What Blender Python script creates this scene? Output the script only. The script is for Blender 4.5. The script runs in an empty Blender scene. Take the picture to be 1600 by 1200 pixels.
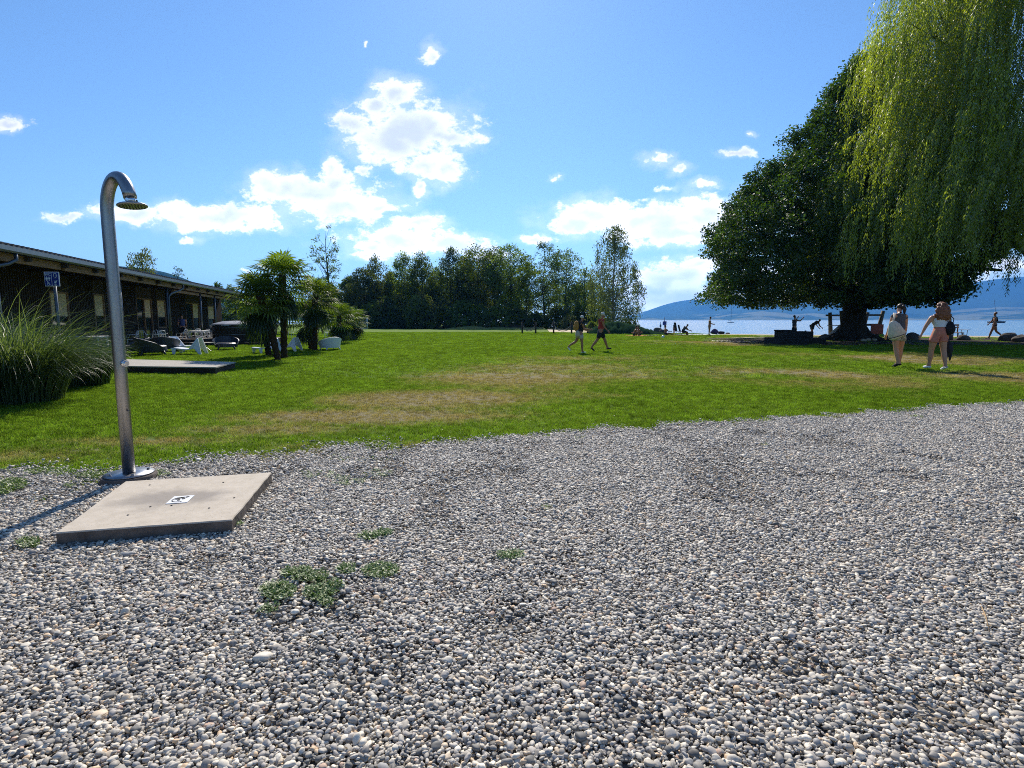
import bpy, math, random
import numpy as np
from mathutils import Vector, Matrix
from math import sin, cos, radians, pi, atan2, sqrt
sc = bpy.context.scene
col = sc.collection
# ------------------------------------------------------------------ camera
CH = 1.38; FPX = 850.0; PITCH = math.atan(100 / FPX)
cp, sp = cos(PITCH), sin(PITCH)
cam_d = bpy.data.cameras.new('camera'); cam = bpy.data.objects.new('camera', cam_d); col.objects.link(cam)
cam.location = (0, 0, CH); cam.rotation_euler = (pi / 2 - PITCH, 0, 0)
cam_d.sensor_width = 36; cam_d.lens = 36 * FPX / 1600; cam_d.clip_start = 0.05; cam_d.clip_end = 30000
sc.camera = cam
SUN_EL, SUN_AZ = radians(38), radians(-2)
sc.view_settings.view_transform = 'Standard'; sc.view_settings.look = 'None'
sc.view_settings.exposure = 0.36; sc.view_settings.gamma = 1
sc.cycles.max_bounces = 6; sc.cycles.diffuse_bounces = 3; sc.cycles.glossy_bounces = 3
sc.cycles.transmission_bounces = 4; sc.cycles.transparent_max_bounces = 6; sc.cycles.volume_bounces = 0
sc.cycles.use_denoising = False; sc.cycles.filter_width = 1.0; sc.cycles.caustics_reflective = False; sc.cycles.caustics_refractive = False

def G(x, y, z=0.0):
    """ground point seen at photo pixel (x, y), on the level z"""
    a = (y - 600) / FPX; X = (x - 800) / FPX
    Yf = cp - a * sp; Z = -(sp + a * cp); t = (z - CH) / Z
    return Vector((X * t, Yf * t, z))
def PX(x, Y, z=0.0):
    """X of photo column x at distance Y and height z"""
    return (x - 800) / FPX * (Y * cp - (z - CH) * sp)
def HZ(y, Y):
    """height seen at photo row y at distance Y"""
    b = (600 - y) / FPX
    return CH + Y * (b * cp - sp) / (cp + b * sp)
def P2(x, y):
    b = (600 - y) / FPX; Y = cp + b * sp
    return ((x - 800) / FPX / Y, (b * cp - sp) / Y)

# ------------------------------------------------------------------ nodes helper
class NT:
    def __init__(s, tree): s.t = tree; s.n = tree.nodes; s.l = tree.links
    def new(s, typ, **kw):
        n = s.n.new(typ)
        for k, v in kw.items():
            if k == 'inp':
                for i, val in v.items():
                    if hasattr(val, 'is_output') or isinstance(val, bpy.types.NodeSocket): s.l.new(val, n.inputs[i])
                    else: n.inputs[i].default_value = val
            else: setattr(n, k, v)
        return n
    def math(s, op, a, b=None, c=None, clamp=False):
        n = s.n.new('ShaderNodeMath'); n.operation = op; n.use_clamp = clamp
        for i, v in enumerate((a, b, c)):
            if v is None: continue
            if isinstance(v, bpy.types.NodeSocket): s.l.new(v, n.inputs[i])
            else: n.inputs[i].default_value = v
        return n.outputs[0]
    def vmath(s, op, a, b=None):
        n = s.n.new('ShaderNodeVectorMath'); n.operation = op
        for i, v in enumerate((a, b)):
            if v is None: continue
            if isinstance(v, bpy.types.NodeSocket): s.l.new(v, n.inputs[i])
            else: n.inputs[i].default_value = v
        return n.outputs['Value'] if op in ('LENGTH', 'DOT_PRODUCT') else n.outputs[0]
    def noise(s, vec, scale, detail=4, rough=.55, out='Fac', dist=0):
        n = s.n.new('ShaderNodeTexNoise'); n.inputs['Scale'].default_value = scale
        n.inputs['Detail'].default_value = detail; n.inputs['Roughness'].default_value = rough; n.inputs['Distortion'].default_value = dist
        if vec is not None: s.l.new(vec, n.inputs['Vector'])
        return n.outputs['Fac' if out == 'Fac' else 'Color']
    def ramp(s, fac, stops, interp='LINEAR'):
        n = s.n.new('ShaderNodeValToRGB'); cr = n.color_ramp; cr.interpolation = interp
        while len(cr.elements) < len(stops): cr.elements.new(0.5)
        for e, (p, c) in zip(cr.elements, stops): e.position = p; e.color = (*c, 1) if len(c) == 3 else c
        s.l.new(fac, n.inputs[0]); return n.outputs[0]
    def mix(s, fac, a, b, blend='MIX'):
        n = s.n.new('ShaderNodeMix'); n.data_type = 'RGBA'; n.blend_type = blend; n.clamp_factor = True
        for i, v in ((0, fac), (6, a), (7, b)):
            if isinstance(v, bpy.types.NodeSocket): s.l.new(v, n.inputs[i])
            elif i == 0: n.inputs[0].default_value = v
            else: n.inputs[i].default_value = (*v, 1) if len(v) == 3 else v
        return n.outputs[2]
    def maprange(s, v, a, b, c=0, d=1, kind='SMOOTHSTEP'):
        n = s.n.new('ShaderNodeMapRange'); n.interpolation_type = kind
        for i, q in enumerate((v, a, b, c, d)):
            if isinstance(q, bpy.types.NodeSocket): s.l.new(q, n.inputs[i])
            else: n.inputs[i].default_value = q
        return n.outputs[0]

# ------------------------------------------------------------------ world
CLOUDS = [  # photo x, y, half width, half height, weight
 (640,200,88,42,1),(610,222,62,34,1),(700,212,55,18,.95),(625,140,42,24,.95),(590,162,30,20,.8),(548,190,40,18,.9),
 (670,258,52,20,1),(655,288,14,20,.8),(700,262,30,24,.95),(570,262,16,12,.8),(518,258,18,22,.8),(672,84,16,20,.72),(568,66,6,5,.7),
 (490,300,88,30,1),(440,292,48,26,1),(550,322,72,28,1),(530,282,40,20,.9),(602,328,26,14,.9),
 (345,340,92,22,1),(290,330,48,18,.95),(400,352,44,12,.9),(200,338,60,15,.95),(105,343,36,9,.85),(292,373,24,8,.8),
 (10,190,34,12,.9),(650,350,44,14,.9),(625,378,80,20,1),(700,384,70,16,.95),(580,392,45,14,.9),(730,392,42,14,.9),(560,402,28,8,.8),
 (840,374,28,10,.85),(940,338,80,28,1),(1010,345,88,30,1),(1090,340,66,30,1),(1060,368,80,20,1),(900,352,50,18,.9),(975,318,25,16,.8),
 (1022,250,26,13,.75),(1060,268,22,10,.7),(1150,242,30,11,.7),(1105,292,34,10,.62),(1040,295,22,8,.55),(865,278,14,8,.6),(1174,212,10,6,.6),
 (1050,432,80,24,1),(1070,462,110,24,1),(1020,452,60,20,.95),(1100,412,40,12,.85),(1150,478,160,20,.9),(1250,440,160,30,.9),
 (1560,415,60,16,.8),(1450,430,110,20,.8),(1250,330,120,40,.8),(388,424,14,4,.6),(760,404,60,12,.7),(1350,300,120,40,.8)]
w = bpy.data.worlds.new('World'); sc.world = w; w.use_nodes = True
nt = NT(w.node_tree); nt.n.clear()
sky = nt.new('ShaderNodeTexSky', sky_type='NISHITA', sun_disc=False, sun_elevation=SUN_EL, sun_rotation=SUN_AZ,
             altitude=430, air_density=1.0, dust_density=0.15, ozone_density=4.0)
tc = nt.new('ShaderNodeTexCoord')
sep = nt.new('ShaderNodeSeparateXYZ', inp={0: tc.outputs['Generated']})
ysafe = nt.math('MAXIMUM', sep.outputs[1], 0.05)
px_ = nt.math('DIVIDE', sep.outputs[0], ysafe); pz_ = nt.math('DIVIDE', sep.outputs[2], ysafe)
pv = nt.new('ShaderNodeCombineXYZ', inp={0: px_, 1: pz_}).outputs[0]
wn = nt.noise(pv, 9, 5, .6, 'Color'); wn = nt.vmath('SUBTRACT', wn, (.5, .5, .5)); wn = nt.vmath('MULTIPLY', wn, (.075, .05, 0))
wn2 = nt.noise(pv, 45, 4, .6, 'Color'); wn2 = nt.vmath('SUBTRACT', wn2, (.5, .5, .5)); wn2 = nt.vmath('MULTIPLY', wn2, (.022, .017, 0))
pw = nt.vmath('ADD', nt.vmath('ADD', pv, wn), wn2)
m = None
for (x, y, rx, ry, wt) in CLOUDS:
    c = P2(x, y)
    d = nt.vmath('MULTIPLY', nt.vmath('SUBTRACT', pw, (c[0], c[1], 0)), (FPX / (rx * 1.10), FPX / (ry * 1.06), 0))
    v = nt.math('SUBTRACT', wt, nt.vmath('LENGTH', d))
    if m is None: m = v
    else:
        n = nt.n.new('ShaderNodeMath'); n.operation = 'SMOOTH_MAX'; nt.l.new(m, n.inputs[0]); nt.l.new(v, n.inputs[1]); n.inputs[2].default_value = .15
        m = n.outputs[0]
str_v = nt.vmath('MULTIPLY', pv, (1, 1.5, 1))
fb = nt.noise(str_v, 26, 8, .66)
dens = nt.math('ADD', m, nt.math('MULTIPLY', nt.math('SUBTRACT', fb, .5), 2.3))
alpha = nt.maprange(dens, -.10, .42)
alpha = nt.math('MAXIMUM', alpha, nt.math('MULTIPLY', nt.maprange(nt.math('ADD', m, nt.math('MULTIPLY', nt.math('SUBTRACT', nt.noise(str_v, 11, 6, .6), .5), 2.2)), -.55, .5), .30))
alpha = nt.math('MULTIPLY', alpha, nt.maprange(sep.outputs[1], .03, .12))
core = nt.maprange(nt.math('ADD', m, nt.math('MULTIPLY', nt.math('SUBTRACT', nt.noise(str_v, 13, 3, .5), .5), 2.0)), .20, 1.0)
ccol = nt.mix(nt.math('MULTIPLY', core, .72), (10.6, 10.6, 10.5), (5.3, 5.8, 6.9))
lowb = nt.maprange(pz_, .02, .30, 1.9, 1.0, 'LINEAR'); ccol = nt.vmath('MULTIPLY', ccol, nt.new('ShaderNodeCombineXYZ', inp={0: lowb, 1: lowb, 2: lowb}).outputs[0])
# wisps of thin cloud on the deep blue behind the trees' side and generic cloud overhead behind the viewer are left out
skyc = nt.new('ShaderNodeHueSaturation', inp={'Saturation': 1.02, 'Value': 1.08, 'Color': sky.outputs[0]}).outputs[0]
skyc = nt.mix(1.0, skyc, (.91, 1.03, 1.11), 'MULTIPLY')
fin = nt.mix(alpha, skyc, ccol)
bg = nt.new('ShaderNodeBackground', inp={0: fin, 1: 0.092})
nt.new('ShaderNodeOutputWorld', inp={0: bg.outputs[0]})
# ------------------------------------------------------------------ sun
sd = bpy.data.lights.new('sun', 'SUN'); sd.energy = 5.0; sd.angle = radians(.55); sd.color = (1, .92, .80)
so = bpy.data.objects.new('sun', sd); col.objects.link(so)
ldir = Vector((-sin(SUN_AZ) * cos(SUN_EL), -cos(SUN_AZ) * cos(SUN_EL), -sin(SUN_EL)))
so.rotation_euler = ldir.to_track_quat('-Z', 'Y').to_euler(); so.location = (0, 0, 60)

# ------------------------------------------------------------------ materials
M = {}
def mat(name, color=(.5, .5, .5), rough=.6, metal=0, var=.15, scale=8, bump=0, bscale=40, spec=.5, detail=4, stretch=None):
    """procedural principled material: base colour varied by object-space noise, optional bump"""
    m = bpy.data.materials.new(name); m.use_nodes = True; t = NT(m.node_tree)
    b = t.n['Principled BSDF']; b.inputs['Roughness'].default_value = rough; b.inputs['Metallic'].default_value = metal
    b.inputs['Specular IOR Level'].default_value = spec
    co = t.new('ShaderNodeTexCoord').outputs['Object']
    if stretch: co = t.vmath('MULTIPLY', co, stretch)
    n = t.noise(co, scale, detail)
    lo = tuple(max(0, c * (1 - var)) for c in color); hi = tuple(c * (1 + var) for c in color)
    t.l.new(t.ramp(n, [(.3, lo), (.7, hi)]), b.inputs['Base Color'])
    if bump:
        bn = t.new('ShaderNodeBump', inp={'Strength': bump, 'Distance': .01, 'Height': t.noise(co, bscale, 5)})
        t.l.new(bn.outputs[0], b.inputs['Normal'])
    M[name] = m; return m
mat('steel', (.34, .34, .345), .34, 1, .12, 6, .15, 60, stretch=(6, 6, .6))
mat('steel_bright', (.75, .76, .78), .12, 1, .05, 6)
mat('steel_dark', (.12, .13, .14), .4, .8, .2, 20)
mat('rubber', (.02, .02, .022), .7)
mat('concrete', (.47, .41, .34), .9, 0, .10, 9, .35, 90, .2)
mat('concrete_dark', (.13, .11, .095), .95, 0, .4, 12, .8, 30, .2)
mat('white_paint', (.8, .8, .8), .5)
mat('white_plastic', (.80, .83, .86), .35, 0, .03)
mat('dark_plastic', (.035, .04, .055), .45, 0, .1)
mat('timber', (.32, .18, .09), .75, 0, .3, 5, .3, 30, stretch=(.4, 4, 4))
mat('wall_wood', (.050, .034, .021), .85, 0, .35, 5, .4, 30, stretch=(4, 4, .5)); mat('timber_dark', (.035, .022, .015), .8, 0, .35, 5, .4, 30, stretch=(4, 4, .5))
mat('timber_deck', (.46, .42, .36), .85, 0, .2, 4, .4, 30, stretch=(.5, 6, 1))
mat('timber_grey', (.16, .145, .125), .85, 0, .3, 6, .4, 30)
mat('fascia', (.09, .12, .125), .35, .6, .1)
mat('roof_metal', (.17, .15, .14), .5, .5, .2, 3)
mat('glass', (.02, .025, .03), .06, 0, .1, 1, 0, 1, .9)
mat('lit_blind', (.80, .60, .34), .9, 0, .15, 3)  # tan raised to stand in for light seen through the windows
mat('blue_sign', (.012, .03, .22), .35, 0, .05)
mat('bark', (.055, .045, .036), .95, 0, .4, 6, 1, 20, .1, stretch=(3, 3, .6))
mat('bark_pale', (.30, .28, .25), .9, 0, .5, 4, .6, 14, .1, stretch=(1, 1, 3))
mat('palm_fibre', (.055, .036, .022), 1, 0, .5, 14, 1, 40, .05)
mat('rock', (.12, .11, .105), .95, 0, .4, 3, .8, 12, .2)
mat('skin', (.56, .27, .15), .55, 0, .06); mat('skin_tan', (.36, .16, .08), .55, 0, .06)
mat('hair_grey', (.62, .60, .57), .7, 0, .2, 40); mat('hair_dark', (.03, .018, .012), .55, 0, .3, 60)
mat('hair_auburn', (.22, .075, .03), .5, 0, .55, 30, 1, 60)
mat('cloth_red', (.34, .04, .035), .9, 0, .12, 20); mat('cloth_black', (.014, .014, .018), .9, 0, .2)
mat('cloth_charcoal', (.07, .075, .09), .9, 0, .15); mat('cloth_cream', (.62, .56, .45), .9, 0, .12, 12)
mat('cloth_pink', (.56, .20, .14), .9, 0, .12, 14); mat('cloth_white', (.75, .75, .77), .9, 0, .06)
mat('cloth_pattern', (.38, .36, .30), .9, 0, .7, 38); mat('cloth_beige', (.50, .42, .31), .9, 0, .1)
mat('cloth_ochre', (.42, .20, .04), .85, 0, .15); mat('cloth_blue', (.05, .07, .20), .8, 0, .2)
mat('cloth_purple', (.06, .05, .16), .8, 0, .3); mat('cloth_orange', (.75, .23, .07), .9, 0, .1)
mat('shoe_white', (.75, .77, .8), .6); mat('cover_grey', (.22, .24, .28), .6, 0, .15, 5)
mat('plastic_green', (.05, .35, .08), .4); mat('plastic_red', (.40, .07, .03), .5); mat('sand_pale', (.62, .52, .36), .95, 0, .15, 4, .3, 60, .1)
mat('mound_grass', (.20, .21, .07), 1, 0, .4, 1.2, .4, 20, .1); mat('stone_shaded', (.035, .032, .03), .95, 0, .4, 6, .8, 20, .1); mat('boat_white', (.75, .76, .78), .4); mat('twig', (.42, .28, .14), .9)

def leaf_mat(name, dark, light, trans=.4, tcol=None, rough=.5, gl=.06):
    m = bpy.data.materials.new(name); m.use_nodes = True; t = NT(m.node_tree); t.n.clear()
    a = t.new('ShaderNodeAttribute', attribute_type='GEOMETRY', attribute_name='tone')
    c = t.ramp(a.outputs['Fac'], [(0, dark), (.6, tuple((x + y) / 2 for x, y in zip(dark, light))), (1, light)])
    oi = t.new('ShaderNodeObjectInfo').outputs['Random']; c = t.new('ShaderNodeHueSaturation', inp={'Hue': t.maprange(oi, 0, 1, .488, .512, 'LINEAR'), 'Value': t.maprange(t.math('FRACT', t.math('MULTIPLY', oi, 7.3)), 0, 1, .7, 1.5, 'LINEAR'), 'Color': c}).outputs[0]
    d = t.new('ShaderNodeBsdfDiffuse', inp={0: c})
    tcv = t.mix(1.0, c, tcol or (1.5, 1.6, .5), 'MULTIPLY')
    tr = t.new('ShaderNodeBsdfTranslucent', inp={0: tcv})
    mx = t.new('ShaderNodeMixShader', inp={0: trans, 1: d.outputs[0], 2: tr.outputs[0]})
    g = t.new('ShaderNodeBsdfGlossy', inp={0: (1, 1, 1, 1), 1: rough})
    m2 = t.new('ShaderNodeMixShader', inp={0: gl, 1: mx.outputs[0], 2: g.outputs[0]})
    t.new('ShaderNodeOutputMaterial', inp={0: m2.outputs[0]})
    M[name] = m; return m
leaf_mat('leaf_wood', (.020, .040, .008), (.19, .25, .018), .45, None, .6, .03)
leaf_mat('leaf_wood_blue', (.016, .034, .012), (.15, .20, .022), .42, None, .6, .03)
leaf_mat('leaf_birch', (.03, .042, .014), (.17, .19, .05), .42, None, .5, .05)
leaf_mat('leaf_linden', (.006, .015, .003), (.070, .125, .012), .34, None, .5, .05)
leaf_mat('leaf_willow', (.05, .10, .010), (.42, .50, .05), .58, (1.6, 1.6, .55), .45, .06)
leaf_mat('leaf_palm', (.010, .022, .006), (.13, .19, .025), .40, None, .5, .03)
leaf_mat('leaf_reed', (.022, .060, .014), (.28, .36, .18), .40, None, .4, .05)
leaf_mat('leaf_yucca', (.015, .045, .012), (.05, .12, .025), .35, None, .35, .08)
leaf_mat('leaf_weed', (.04, .10, .015), (.16, .24, .05), .35)

def grass_color(t, dry, pos):
    n1 = t.noise(pos, .35, 4, .6); n2 = t.noise(pos, 3.2, 4, .6); n3 = t.noise(pos, 40, 2, .5)
    green = t.ramp(n1, [(.3, (.092, .185, .012)), (.7, (.140, .250, .022))])
    green = t.mix(t.maprange(n3, .35, .75), green, (.16, .22, .05))
    green = t.mix(t.maprange(dry, -.12, -.5), green, t.ramp(n3, [(.3, (.075, .17, .006)), (.7, (.135, .27, .012))]))
    n4 = t.noise(pos, 9, 3, .6); green = t.mix(1, green, t.ramp(n2, [(.3, (.72, .74, .7)), (.7, (1.25, 1.22, 1.2))]), 'MULTIPLY'); green = t.mix(1, green, t.ramp(n4, [(.3, (.70, .72, .7)), (.7, (1.3, 1.26, 1.2))]), 'MULTIPLY')
    dryc = t.ramp(n3, [(.3, (.17, .145, .07)), (.7, (.36, .30, .165))])
    f = t.math('ADD', dry, t.math('MULTIPLY', t.math('SUBTRACT', n2, .5), .9))
    f = t.math('ADD', f, t.math('MULTIPLY', t.math('SUBTRACT', n3, .5), .5))
    return t.mix(t.maprange(f, .25, .85), green, dryc)
def make_ground_mat():
    m = bpy.data.materials.new('ground'); m.use_nodes = True; t = NT(m.node_tree); b = t.n['Principled BSDF']
    geo = t.new('ShaderNodeNewGeometry').outputs['Position']
    dry = t.new('ShaderNodeAttribute', attribute_name='dry').outputs['Fac']
    sand = t.new('ShaderNodeAttribute', attribute_name='sand').outputs['Fac']
    c = grass_color(t, dry, geo)
    sc_ = t.ramp(t.noise(geo, 6, 5), [(.3, (.42, .36, .25)), (.7, (.60, .52, .38))])
    f = t.maprange(t.math('ADD', sand, t.math('MULTIPLY', t.math('SUBTRACT', t.noise(geo, 1.6, 5), .5), .6)), .4, .6)
    soil_shade = t.new('ShaderNodeAttribute', attribute_name='soil_shade').outputs['Fac']
    c = t.mix(t.maprange(soil_shade, .3, .7), c, t.ramp(t.noise(geo, 5, 5), [(.3, (.030, .024, .018)), (.7, (.075, .058, .042))]))  # bare earth colour, kept dark to deepen the linden's shade
    t.l.new(t.mix(f, c, sc_), b.inputs['Base Color']); b.inputs['Roughness'].default_value = .95
    b.inputs['Specular IOR Level'].default_value = .1
    bn = t.new('ShaderNodeBump', inp={'Strength': .9, 'Distance': .05, 'Height': t.noise(geo, 30, 4, .7)})
    t.l.new(bn.outputs[0], b.inputs['Normal']); M['ground'] = m
make_ground_mat()
def make_blade_mat():
    m = bpy.data.materials.new('blade'); m.use_nodes = True; t = NT(m.node_tree); t.n.clear()
    geo = t.new('ShaderNodeNewGeometry').outputs['Position']
    dry = t.new('ShaderNodeAttribute', attribute_type='INSTANCER', attribute_name='dry').outputs['Fac']
    c = grass_color(t, dry, geo)
    oi = t.new('ShaderNodeObjectInfo').outputs['Random']
    c = t.new('ShaderNodeHueSaturation', inp={'Value': t.maprange(oi, 0, 1, .62, 1.45, 'LINEAR'), 'Color': c}).outputs[0]
    d = t.new('ShaderNodeBsdfDiffuse', inp={0: c})
    tr = t.new('ShaderNodeBsdfTranslucent', inp={0: t.mix(1, c, (1.5, 1.5, .7), 'MULTIPLY')})
    mx = t.new('ShaderNodeMixShader', inp={0: .45, 1: d.outputs[0], 2: tr.outputs[0]})
    t.new('ShaderNodeOutputMaterial', inp={0: mx.outputs[0]}); M['blade'] = m
make_blade_mat()
def make_pebble_mat():
    m = bpy.data.materials.new('pebble'); m.use_nodes = True; t = NT(m.node_tree); b = t.n['Principled BSDF']
    r = t.new('ShaderNodeObjectInfo').outputs['Random']
    k_ = 1.52
    c = t.ramp(r, [(p, (a * k_ * 1.08, b_ * k_, c_ * k_ * .84)) for p, (a, b_, c_) in [(0, (.11, .115, .125)), (.12, (.19, .19, .20)), (.26, (.32, .32, .33)), (.40, (.26, .255, .255)), (.52, (.42, .415, .41)),
                   (.64, (.30, .295, .31)), (.74, (.48, .47, .455)), (.82, (.22, .23, .26)), (.88, (.42, .37, .32)), (.92, (.58, .57, .55)),
                   (.95, (.42, .33, .25)), (.965, (.10, .10, .105)), (.985, (.33, .25, .22))]], 'CONSTANT')
    co = t.new('ShaderNodeTexCoord').outputs['Object']
    n = t.noise(co, 3, 5, .65)
    c = t.mix(1, c, t.ramp(n, [(.25, (.80, .80, .80)), (.75, (1.2, 1.18, 1.15))]), 'MULTIPLY')
    t.l.new(c, b.inputs['Base Color']); b.inputs['Roughness'].default_value = .62; b.inputs['Specular IOR Level'].default_value = .35
    M['pebble'] = m
make_pebble_mat()
def make_bed_mat():
    m = bpy.data.materials.new('gravel_bed'); m.use_nodes = True; t = NT(m.node_tree); b = t.n['Principled BSDF']
    geo = t.new('ShaderNodeNewGeometry').outputs['Position']
    c = t.ramp(t.noise(geo, 2.2, 5), [(.35, (.07, .065, .06)), (.62, (.36, .29, .20))])
    c = t.mix(t.maprange(t.noise(geo, 60, 3), .4, .6), c, (.16, .15, .14))
    t.l.new(c, b.inputs['Base Color']); b.inputs['Roughness'].default_value = .95
    bn = t.new('ShaderNodeBump', inp={'Strength': 1, 'Distance': .01, 'Height': t.noise(geo, 70, 4)})
    t.l.new(bn.outputs[0], b.inputs['Normal']); M['gravel_bed'] = m
make_bed_mat()
def make_water():
    m = bpy.data.materials.new('water'); m.use_nodes = True; t = NT(m.node_tree); b = t.n['Principled BSDF']
    b.inputs['Base Color'].default_value = (.10, .19, .26, 1); b.inputs['Roughness'].default_value = .22; b.inputs['IOR'].default_value = 1.33
    b.inputs['Specular IOR Level'].default_value = .6
    geo = t.new('ShaderNodeNewGeometry').outputs['Position']
    g = t.vmath('MULTIPLY', geo, (.35, 1.0, 1))
    h = t.math('ADD', t.noise(g, .7, 5, .6), t.math('MULTIPLY', t.noise(g, .05, 3), 1.5))
    bn = t.new('ShaderNodeBump', inp={'Strength': .5, 'Distance': .22, 'Height': h})
    t.l.new(bn.outputs[0], b.inputs['Normal']); M['water'] = m
make_water()
def make_hill(name, c1, c2, c3, s, fld=.62):
    m = bpy.data.materials.new(name); m.use_nodes = True; t = NT(m.node_tree); b = t.n['Principled BSDF']
    geo = t.new('ShaderNodeNewGeometry').outputs['Position']
    g = t.vmath('MULTIPLY', geo, (1, 1, 3))
    c = t.ramp(t.noise(g, s, 6, .6), [(.35, c1), (.6, c2)])
    z = t.new('ShaderNodeSeparateXYZ', inp={0: geo}).outputs[2]
    fields = t.maprange(t.math('ADD', t.noise(t.vmath('MULTIPLY', geo, (.35, 1, 1.6)), s * 1.7, 5, .6), t.math('MULTIPLY', z, -.00085)), fld - .03, fld + .02)
    c = t.mix(fields, c, c3)
    t.l.new(c, b.inputs['Base Color']); b.inputs['Roughness'].default_value = 1; b.inputs['Specular IOR Level'].default_value = 0
    M[name] = m
make_hill('mountain', (.03, .06, .035), (.055, .09, .045), (.20, .21, .12), .0016, .50)
make_hill('near_hill', (.015, .04, .02), (.03, .06, .03), (.05, .08, .03), .01, .9)
def make_slab_mat():
    m = bpy.data.materials.new('slab_top'); m.use_nodes = True; t = NT(m.node_tree); b = t.n['Principled BSDF']
    co = t.new('ShaderNodeTexCoord').outputs['Object']
    base = t.ramp(t.noise(co, 14, 6, .65), [(.3, (.48, .415, .325)), (.7, (.60, .525, .425))])
    base = t.mix(t.maprange(t.noise(co, 120, 2), .66, .72), base, (.28, .24, .20))
    n = t.noise(co, 3.2, 4)
    d = t.vmath('LENGTH', t.vmath('MULTIPLY', co, (1.5, 2.2, 0)))
    f = t.maprange(t.math('ADD', d, t.math('MULTIPLY', t.math('SUBTRACT', n, .5), 1.2)), .75, .15)
    base = t.mix(t.math('MULTIPLY', f, .6), base, (.17, .15, .14))
    t.l.new(base, b.inputs['Base Color']); b.inputs['Roughness'].default_value = .9
    bn = t.new('ShaderNodeBump', inp={'Strength': .3, 'Distance': .004, 'Height': t.noise(co, 90, 4)})
    t.l.new(bn.outputs[0], b.inputs['Normal']); M['slab_top'] = m
make_slab_mat()

# ------------------------------------------------------------------ mesh helpers
def link(name, me, mats=(), parent=None):
    o = bpy.data.objects.new(name, me); col.objects.link(o)
    for mm in ([mats] if isinstance(mats, str) else mats): me.materials.append(M[mm])
    if parent is not None: o.parent = parent
    return o
def npmesh(name, V, F, smooth=False, tone=None, midx=None):
    V = np.asarray(V, dtype=np.float32); F = np.asarray(F, dtype=np.int32); k = F.shape[1]
    me = bpy.data.meshes.new(name); me.vertices.add(len(V)); me.vertices.foreach_set('co', V.ravel())
    me.loops.add(F.size); me.loops.foreach_set('vertex_index', F.ravel())
    me.polygons.add(len(F)); me.polygons.foreach_set('loop_start', np.arange(0, F.size, k, dtype=np.int32))
    if midx is not None: me.polygons.foreach_set('material_index', np.asarray(midx, dtype=np.int32))
    me.update(calc_edges=True)
    me.polygons.foreach_set('use_smooth', np.full(len(F), smooth, dtype=bool))
    if tone is not None:
        a = me.attributes.new('tone', 'FLOAT', 'FACE'); a.data.foreach_set('value', np.asarray(tone, dtype=np.float32))
    return me
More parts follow.
